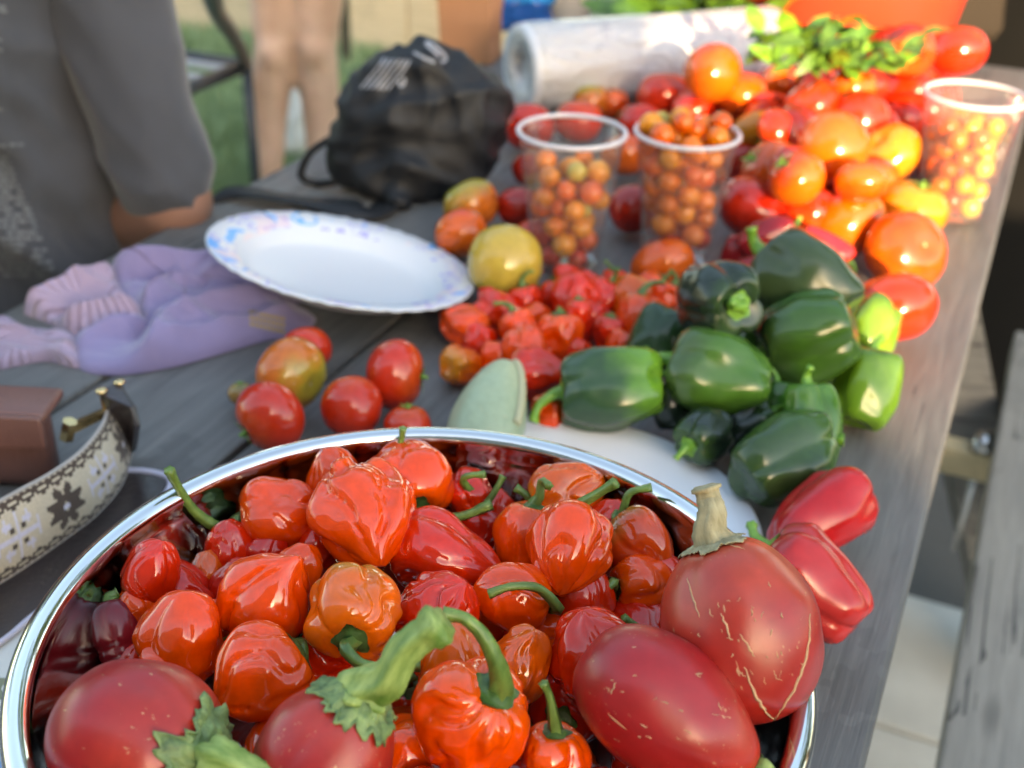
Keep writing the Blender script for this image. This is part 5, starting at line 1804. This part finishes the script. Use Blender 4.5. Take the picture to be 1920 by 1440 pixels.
# ---------------------------------------------------------------- white bowl, blue bag, paper bag
wc = at(1064, 62, .0)
wb = thing('foam_bowl', 'white foam bowl behind the left end of paper towel roll', 'bowl', Vector((wc.x, wc.y + .045, .001)))
hw_ = 57 * depth(wb.location) / FPX
obj('shell', mesh('foam_bowl', *lathe([(.001, .0), (hw_ * .62, 0), (hw_ * .66, .004), (hw_, .085), (hw_ * 1.05, .087), (hw_ * 1.05, .09), (hw_ * .97, .09), (hw_ * .62, .007), (.001, .006)], 48)), simple('white_foam', (.78, .77, .75), .5, var=.02), wb)
bb = at(966, 88, 0)
M_bluep = simple('blue_film', (.015, .30, .75), .25, var=.35, vscale=22, bmp=.4, bscale=60)
M_dblue = simple('dark_blue_film', (.01, .09, .38), .3, var=.3, vscale=22)
sb_ = thing('snack_bag', 'bright blue plastic bag with darker blue base behind roll', 'bag', Vector((bb.x - .002, bb.y + .075, .0)))
def bagf(co, nr):
    return co + nr * (.006 * noise.noise(co * 40) + .006 * max(0, 1 - 4 * abs(noise.noise(co * 22))))
obj('bag_top', blob('bag_top', [((-.03, 0, .085), .032, (.035, 0, .085), .032), ((-.025, 0, .13), .03, (.04, 0, .15), .028), ((-.03, 0, .06), .028, (.03, 0, .06), .028)], .005, 2, bagf), M_bluep, sb_)
obj('bag_base', blob('bag_base', [((-.034, 0, .028), .028, (.03, 0, .028), .028), ((-.032, 0, .045), .028, (.028, 0, .045), .028)], .005, 2, bagf), M_dblue, sb_)
tg_ = tomato(992, 50, 0, 0, 'o', 'lone orange-red tomato between blue bag and white foam bowl', (90, .2), 1, group=None, P=Vector((wb.location.x - hw_ - .018, wb.location.y - .02, .055)), R=.022)
tg_2 = obj('jar', mesh('jar', *lathe([(.001, 0), (.018, 0), (.02, .003), (.02, .03), (.017, .0335), (.001, .0335)], 24)), simple('pale_jar', (.6, .5, .35), .3))
tg_2.location = Vector((wb.location.x - hw_ - .018, wb.location.y - .02, .0005))
tag(tg_2, 'small pale jar under the lone tomato beside white foam bowl', 'jar')

M_kraft = simple('kraft_paper', (.42, .20, .10), .75, var=.14, vscale=12, bmp=.4, bscale=40)
kb = at(878, 128, 0)
kp = thing('paper_bag', 'brown paper bag with dark handle behind the black bag', 'bag', Vector((kb.x, kb.y + .05, .001)), Matrix.Rotation(R_(-14), 3, 'Z'))
bm = bmesh.new()
box_bm(bm, -.036, .036, -.03, .03, 0, .24)
bmesh.ops.subdivide_edges(bm, edges=bm.edges, cuts=8, use_grid_fill=True)
for v_ in bm.verts:
    v_.co += Vector((.004 * noise.noise(v_.co * 22), .005 * noise.noise(v_.co * 18 + Vector((3, 0, 0))), 0))
obj('body', bm_mesh('paper_bag', bm), M_kraft, kp, smooth=False)
hpts = catmull([Vector((-.034, -.034, .085)), Vector((-.040, -.038, .105)), Vector((-.030, -.038, .122)), Vector((-.012, -.036, .118))], 6)
obj('handle', mesh('bag_handle', *tube(hpts, [.005] * len(hpts), 8)), M_black, kp)

# ---------------------------------------------------------------- dark bin and sack beyond the far end
db = atd(2010, 60, 2.25)
dbt = thing('rubbish_bin', 'big black bin standing beyond the far right end of table', 'bin', (db.x, db.y, GZ - .01))
obj('body', mesh('bin_body', *lathe([(.001, 0), (.27, 0), (.28, .01), (.33, .95), (.345, .952), (.345, .985), (.33, 1.0), (.2, 1.05), (.001, 1.07)], 40)), simple('black_plastic', (.004, .004, .004), .7), dbt)
M_sack = simple('shade_darkened_cloth', (.020, .014, .009), .9, var=.25, vscale=10, bmp=.4, bscale=60)  # brown made darker so the colour stands in for shade on the chair
sk = at(1850, 60, -.05)
sp_ = atd(1850, 10, 2.05)
skt = thing('folding_chair', 'dark brown upholstered chair back beyond the table end', 'chair', (sp_.x, sp_.y, GZ - .01))
skt.rotation_euler = (0, 0, R_(-18))
hz_ = sp_.z - GZ
obj('backrest', box_mesh('chair_backrest', -.17, .10, -.035, .035, hz_ - .05, hz_ + .40, .03), M_sack, skt)
obj('seat', box_mesh('chair_seat', -.22, .22, .04, .48, hz_ - .32, hz_ - .26, .02), M_sack, skt)
for lx in (-.2, .2):
    for ly in (.0, .44):
        obj('leg', box_mesh('chair_leg', lx - .014, lx + .014, ly - .014, ly + .014, .0, hz_ - .321 if ly else hz_ - .0, .003), M_black, skt, smooth=False)

# ---------------------------------------------------------------- folding metal chair on the lawn
M_cmet = simple('dark_blue_metal', (.035, .042, .055), .35, .0, var=.2)
M_cseat = simple('pale_grey_slat', (.34, .37, .41), .4)
ccn = at(462, 128, GZ + .44)
ch = thing('garden_chair', 'dark metal garden chair with pale slatted seat on lawn', 'chair', (ccn.x, ccn.y, GZ - .008))
rel = lambda px, py, z: at(px, py, z) - Vector(ch.location)
zs_ = GZ + .44
c00, c10 = rel(462, 122, zs_), rel(300, 188, zs_)
ex = (c10 - c00); exl = .46; ex = Vector((ex.x, ex.y, 0)).normalized()
ey = Vector((-ex.y, ex.x, 0))
if ey.y < 0: ey = -ey
def cp(u, v_, z): return c00 + ex * u + ey * v_ + Vector((0, 0, z))
fr_ = [tube([cp(0, 0, 0), cp(exl, 0, 0)], [.016, .016], 8), tube([cp(exl, 0, 0), cp(exl, .42, 0)], [.014, .014], 8), tube([cp(0, .42, 0), cp(exl, .42, 0)], [.014, .014], 8), tube([cp(0, 0, 0), cp(0, .42, 0)], [.014, .014], 8)]
obj('seat_frame', mesh('chair_frame', *join_vf(fr_)), M_cmet, ch)
for k in range(5):
    u0 = .05 + k * .085
    vs, fs = tube([cp(u0 + .02, .012, .008), cp(u0 + .02, .41, .008)], [.02, .02], 4)
    vs = [Vector((v_.x, v_.y, (v_.z - (c00.z + .008)) * .25 + c00.z + .008)) for v_ in vs]
    obj('slat', mesh('slat', vs, fs), M_cseat, ch, smooth=False)
bk_ = catmull([cp(0, 0, 0), rel(447, 85, zs_ + .12), rel(432, 60, zs_ + .19), rel(405, 18, zs_ + .30), rel(392, -40, zs_ + .46)], 5)
obj('back_post', mesh('back_post', *tube(bk_, [.015] * len(bk_), 8)), M_cmet, ch)
bk2 = [p + ey * .42 for p in bk_]
obj('back_post', mesh('back_post', *tube(bk2, [.015] * len(bk2), 8)), M_cmet, ch)
obj('back_rail', mesh('back_rail', *tube([bk_[-1], bk2[-1]], [.015] * 2, 8)), M_cmet, ch)
for u, v_ in ((0, 0), (exl, 0), (0, .42), (exl, .42)):
    top = cp(u, v_, 0)
    obj('leg', mesh('leg', *tube([top, Vector((top.x, top.y, 0))], [.013, .012], 8)), M_cmet, ch)

# ---------------------------------------------------------------- people
M_skin, t, b, L = new_mat('skin')
tc = N(t, 'ShaderNodeTexCoord')
n1 = noise_n(t, L, 14, 4, tc.outputs['Object'])
L(ramp(t, L, n1, [(.35, (.56, .35, .25)), (.65, (.70, .47, .36))]), b.inputs['Base Color'])
b.inputs['Roughness'].default_value = .5
b.inputs['Subsurface Weight'].default_value = .1; b.inputs['Subsurface Scale'].default_value = .01
M_skin2 = simple('brown_skin', (.30, .15, .10), .5, var=.12, vscale=14)
M_hair = simple('brown_hair', (.04, .025, .018), .6, var=.3, vscale=80)
M_short = simple('dark_shorts', (.03, .035, .06), .9)
M_top = simple('plain_top', (.4, .12, .12), .9)

def hand_caps(w, d, up, s=1.0, side=1):
    """palm, four curled fingers and a thumb; w wrist, d direction of the fingers, up back of the hand"""
    d, up = Vector(d).normalized(), Vector(up).normalized()
    sd = d.cross(up).normalized() * side
    c_ = [(w, .026 * s, w + d * .04 * s, .024 * s)]
    for k, (o_, l_) in enumerate(((-.03, .065), (-.01, .075), (.01, .07), (.028, .055))):
        b0 = w + d * .075 * s + sd * o_ * s
        c_.append((w + d * .03 * s + sd * o_ * .7 * s, .015 * s, b0, .011 * s))
        m_ = b0 + d * l_ * .5 * s - up * .012 * s
        c_.append((b0, .0095 * s, m_, .0085 * s))
        c_.append((m_, .0085 * s, m_ + d * l_ * .35 * s - up * .03 * s, .0072 * s))
    tb_ = w + d * .025 * s - sd * .03 * s
    c_ += [(w + d * .01 * s, .018 * s, tb_, .013 * s), (tb_, .012 * s, tb_ + d * .04 * s - sd * .025 * s - up * .012 * s, .009 * s)]
    return c_

# standing person: bare legs on the lawn
kx = at(550, 440, GZ)
FL = at(505, 452, GZ - .008); FR = at(592, 436, GZ - .008)
D = depth(kx)
def pl_(px, py):           # a point of the upright plane through the person's feet
    d = ray(px, py); k_ = (kx.y) / d.y
    return CAMLOC + d * k_
kL, kR = pl_(516, 85), pl_(592, 82)
aL, aR = pl_(502, 400), pl_(606, 380)
cL, cR = pl_(500, 205), pl_(598, 195)
tL, tR = pl_(518, -40), pl_(596, -42)
hL = kL + Vector((.005, .03, .42)); hR = kR + Vector((-.005, .03, .42))
for p in (cL, cR): p.y += .025
hip = (hL + hR) / 2
legs = [(hL, .085, tL, .074), (tL, .070, kL, .052), (kL, .052, cL, .051), (cL, .051, aL, .032), (kL + Vector((0, -.028, .0)), .038, kL + Vector((0, -.026, -.02)), .034), (kR + Vector((0, -.028, .0)), .038, kR + Vector((0, -.026, -.02)), .034), (hR, .085, tR, .074), (tR, .070, kR, .052), (kR, .052, cR, .050), (cR, .050, aR, .032)]
for a_, f_ in ((aL, -1), (aR, 1)):
    base = Vector((a_.x, a_.y, GZ + .03))
    legs += [(a_, .034, base, .034), (base, .032, base + Vector((.02 * f_, -.13, -.008)), .026), (base + Vector((.02 * f_, -.13, -.008)), .026, base + Vector((.03 * f_, -.19, -.015)), .016)]
sh = hip + Vector((0, .0, .48))
body = [(hip, .13, hip + Vector((0, 0, .2)), .115), (hip + Vector((0, 0, .2)), .115, sh, .12), (sh + Vector((-.15, 0, 0)), .06, sh + Vector((.15, 0, 0)), .06),
        (sh, .055, sh + Vector((0, -.01, .12)), .05), (sh + Vector((0, -.01, .2)), .09, sh + Vector((0, -.02, .25)), .085), (sh + Vector((0, -.105, .2)), .018, sh + Vector((0, -.115, .18)), .014)]
for s_ in (-1, 1):
    e_ = sh + Vector((s_ * .2, 0, -.27)); w_ = sh + Vector((s_ * .2, -.10, -.48))
    body += [(sh + Vector((s_ * .17, 0, 0)), .05, e_, .038), (e_, .038, w_, .027)] + hand_caps(w_, (0, -.3, -1), (s_, 0, 0), 1, s_)
stand = thing('person', 'person standing on the lawn beyond the table, bare legs showing', 'person', (kx.x, kx.y, GZ - .008))
def rebase(o, root):
    o.data.transform(Matrix.Translation(-Vector(root.location)))
    return o
rebase(obj('body', blob('person_body', legs + body, .011, 5), M_skin, stand), stand)
rebase(obj('shorts', blob('shorts', [(hip + Vector((0, 0, .08)), .15, hip, .15), (hL + Vector((-.01, 0, 0)), .105, hL.lerp(tL, .45), .095), (hR + Vector((.01, 0, 0)), .105, hR.lerp(tR, .45), .095)], .014, 4), M_short, stand), stand)
rebase(obj('shirt', blob('top', [(hip + Vector((0, 0, .16)), .135, sh - Vector((0, 0, .04)), .14), (sh + Vector((-.17, 0, -.02)), .07, sh + Vector((.17, 0, -.02)), .07)], .014, 4), M_top, stand), stand)
rebase(obj('hair', blob('hair', [(sh + Vector((0, .02, .22)), .097, sh + Vector((0, .03, .27)), .09), (sh + Vector((0, .06, .2)), .07, sh + Vector((0, .06, .1)), .05)], .012, 3), M_hair, stand), stand)

# white bag on the grass behind those legs
wbp = at(562, 300, GZ)
wbg = obj('white_sack', blob('white_sack', [((0, 0, .05), .055, (0, 0, .14), .05), ((0, 0, .14), .05, (-.012, 0, .26), .026), ((-.012, 0, .26), .025, (-.018, 0, .34), .012)], .010, 3, lambda co, nr: co + nr * .008 * noise.noise(co * 18)), simple('white_cloth', (.66, .68, .66), .8))
wbg.location = wbp
tag(wbg, 'tall white cloth sack standing on the grass seen between bare legs', 'sack')

# seated person in a grey shirt on the left bench, back to the camera
M_shirt = simple('charcoal_jersey', (.050, .052, .062), .85, var=.12, vscale=9, bmp=.25, bscale=900, sheen=.25)
M_jean = simple('jeans', (.03, .04, .07), .85)
zb_ = -.30
hipc = tab(.78, NL - .24, zb_ + .10)
fwd = Vector((-.30, .95, 0)).normalized()
rgt = Vector((fwd.y, -fwd.x, 0))
def tp(px, py, y):          # a point at world distance y in that direction
    d = ray(px, py); return CAMLOC + d * (y / d.y)
shR = tp(148, -120, 1.07)
el = tp(282, 270, 1.04)
el_tip = tp(326, 378, 1.03)
wrist = tp(212, 425, 1.10)
chest = Vector((shR.x - .21, shR.y - .02, shR.z - .02))
shL = shR - rgt * .40
neck = (shR + shL) / 2 + Vector((0, 0, .06))
seat = thing('person', 'person in a charcoal printed t-shirt sitting with back turned, elbow on table', 'person', (hipc.x, hipc.y, zb_))
skin = [(shR, .046, el, .040), (el, .040, el_tip, .040), (el_tip, .040, wrist, .030)] + hand_caps(wrist, wrist - el_tip, (0, 0, 1), 1, 1)
elL = shL + Vector((-.07, .08, -.26)); wrL = elL + Vector((.10, .2, -.02))
skin += [(shL, .05, elL, .042), (elL, .04, wrL, .027)] + hand_caps(wrL, (.3, 1, 0), (0, 0, 1), 1, -1)
hd = neck + Vector((0, .03, .16))
skin += [(neck - Vector((0, 0, .08)), .06, neck + Vector((0, .02, .08)), .052), (hd, .088, hd + Vector((0, 0, .06)), .086), (hd + fwd * .09, .03, hd + fwd * .1 - Vector((0, 0, .03)), .018),
         (hd + rgt * .085, .02, hd + rgt * .088 - Vector((0, 0, .02)), .014), (hd - rgt * .085, .02, hd - rgt * .088 - Vector((0, 0, .02)), .014)]
mid = (shR + shL) / 2
skin += [(mid - rgt * .04, .09, hipc, .10)]
rebase(obj('body', blob('person_body', skin, .009, 5), M_skin2, seat), seat)
def shirt_fn(co, nr):
    q = co - mid
    u = q.dot(rgt); z = q.z
    f = noise.noise(Vector((u * 9 + z * 6, z * 5 - u * 5, q.dot(fwd) * 4)) + Vector((3, 1, 8)))
    f2 = noise.noise(Vector((u * 20 + z * 15, z * 7 - u * 9, 2)))
    return co + nr * (.022 * max(0, 1 - abs(f) * 3.6) + .010 * max(0, 1 - abs(f2) * 3) - .010)
wst = hipc + Vector((0, 0, .06))
sc = [(shR - rgt * .11, .10, wst + rgt * .055, .115), (shL + rgt * .07, .10, wst - rgt * .055, .115), (mid, .105, wst, .12), (shR - rgt * .03, .055, shL + rgt * .02, .062)]
sleeve_c = []
sc += [(wst + rgt * .06, .115, hipc + rgt * .07 - Vector((0, 0, .03)), .12), (wst - rgt * .06, .115, hipc - rgt * .07 - Vector((0, 0, .03)), .12)]
sleeve_c += [(shR, .056, shR.lerp(el, .5), .055), (shR.lerp(el, .5), .055, el.lerp(el_tip, .55), .052)]
shirt = rebase(obj('shirt', blob('shirt', sc, .008, 4, shirt_fn), M_shirt, seat), seat)
sleeve = rebase(obj('sleeve', blob('sleeve', sleeve_c, .006, 6, lambda co, nr: co.lerp(shirt_fn(co, nr), .45)), M_shirt, seat), seat)
sleeve_l = rebase(obj('sleeve', blob('sleeve', [(shL + rgt * .03, .06, shL, .062), (shL, .062, shL.lerp(elL, .8), .055)], .007, 5), M_shirt, seat), seat)
leg_s = [(hipc + rgt * .09, .10, hipc + rgt * .10 + fwd * .42 + Vector((0, 0, .02)), .07), (hipc - rgt * .09, .10, hipc - rgt * .12 + fwd * .42 + Vector((0, 0, .02)), .07)]
for s_ in (-1, 1):
    k_ = hipc + rgt * .11 * s_ + fwd * .42 + Vector((0, 0, .02)); f_ = Vector((k_.x, k_.y, GZ + .05)) + fwd * .03
    leg_s += [(k_, .068, f_, .048), (f_ - Vector((0, 0, .005)), .043, f_ + fwd * .16 - Vector((0, 0, .012)), .034)]
rebase(obj('trousers', blob('trousers', leg_s, .012, 4), M_jean, seat), seat)
rebase(obj('hair', blob('hair', [(hd - fwd * .02 + Vector((0, 0, .03)), .094, hd - fwd * .01 + Vector((0, 0, .08)), .085)], .011, 3), M_hair, seat), seat)
bv = bvh_of([shirt])
M_sprint = simple('pale_shirt_print', (.15, .16, .172), .8)
qs = []
rg = random.Random(8)
y = 268
row = 0
while y < 512:
    xr = 12 + max(0, (y - 280)) * .40 if row != 0 else 44
    x = -40
    while x < xr:
        w = rg.uniform(7, 20)
        if rg.random() < .86:
            x1 = min(x + w, xr)
            qs.append([(x, y), (x1, y + .5), (x1, y + 6.5), (x, y + 6)])
        x += w + rg.uniform(2, 5)
    y += 11 if row else 22
    row += 1
for x, y in ((0, 8), (3, 16), (-6, 70), (-4, 88), (-6, 200)):
    qs.append([(x - 8, y), (x + 8, y + 2), (x + 8, y + 8), (x - 8, y + 6)])
patches('shirt_print', bv, qs, M_sprint, seat, .0015)['kind'] = 'stuff'

# say of each low one in the heaps what it lies beside
def beside(group, low_label, lead):
    named = [o for o in bpy.data.objects if o.get('group') == group and o['label'] != low_label and len(o['label'].split()) <= 9]
    def scr(o):
        p = Vector(o.location) - CAMLOC
        return Vector((p.dot(CR), p.dot(CU))) / -p.dot(CB)
    used = set()
    for o in [o for o in bpy.data.objects if o.get('group') == group and o['label'] == low_label]:
        a = scr(o)
        for m_ in sorted(named, key=lambda q: (scr(q) - a).length)[:6]:
            d = a - scr(m_)
            w = ('right of' if d.x > 0 else 'left of') if abs(d.x) > abs(d.y) else ('above' if d.y > 0 else 'below')
            lb = lead + ', ' + w + ' the ' + m_['label']
            if lb not in used and len(lb.split()) <= 16:
                used.add(lb)
                o['label'] = lb
                break
beside('tomatoes in the big heap', 'red tomato at the bottom of the big heap under other tomatoes', 'tomato low in heap')
beside('habaneros in the steel bowl', 'red habanero buried low in the steel bowl under the others', 'buried habanero')
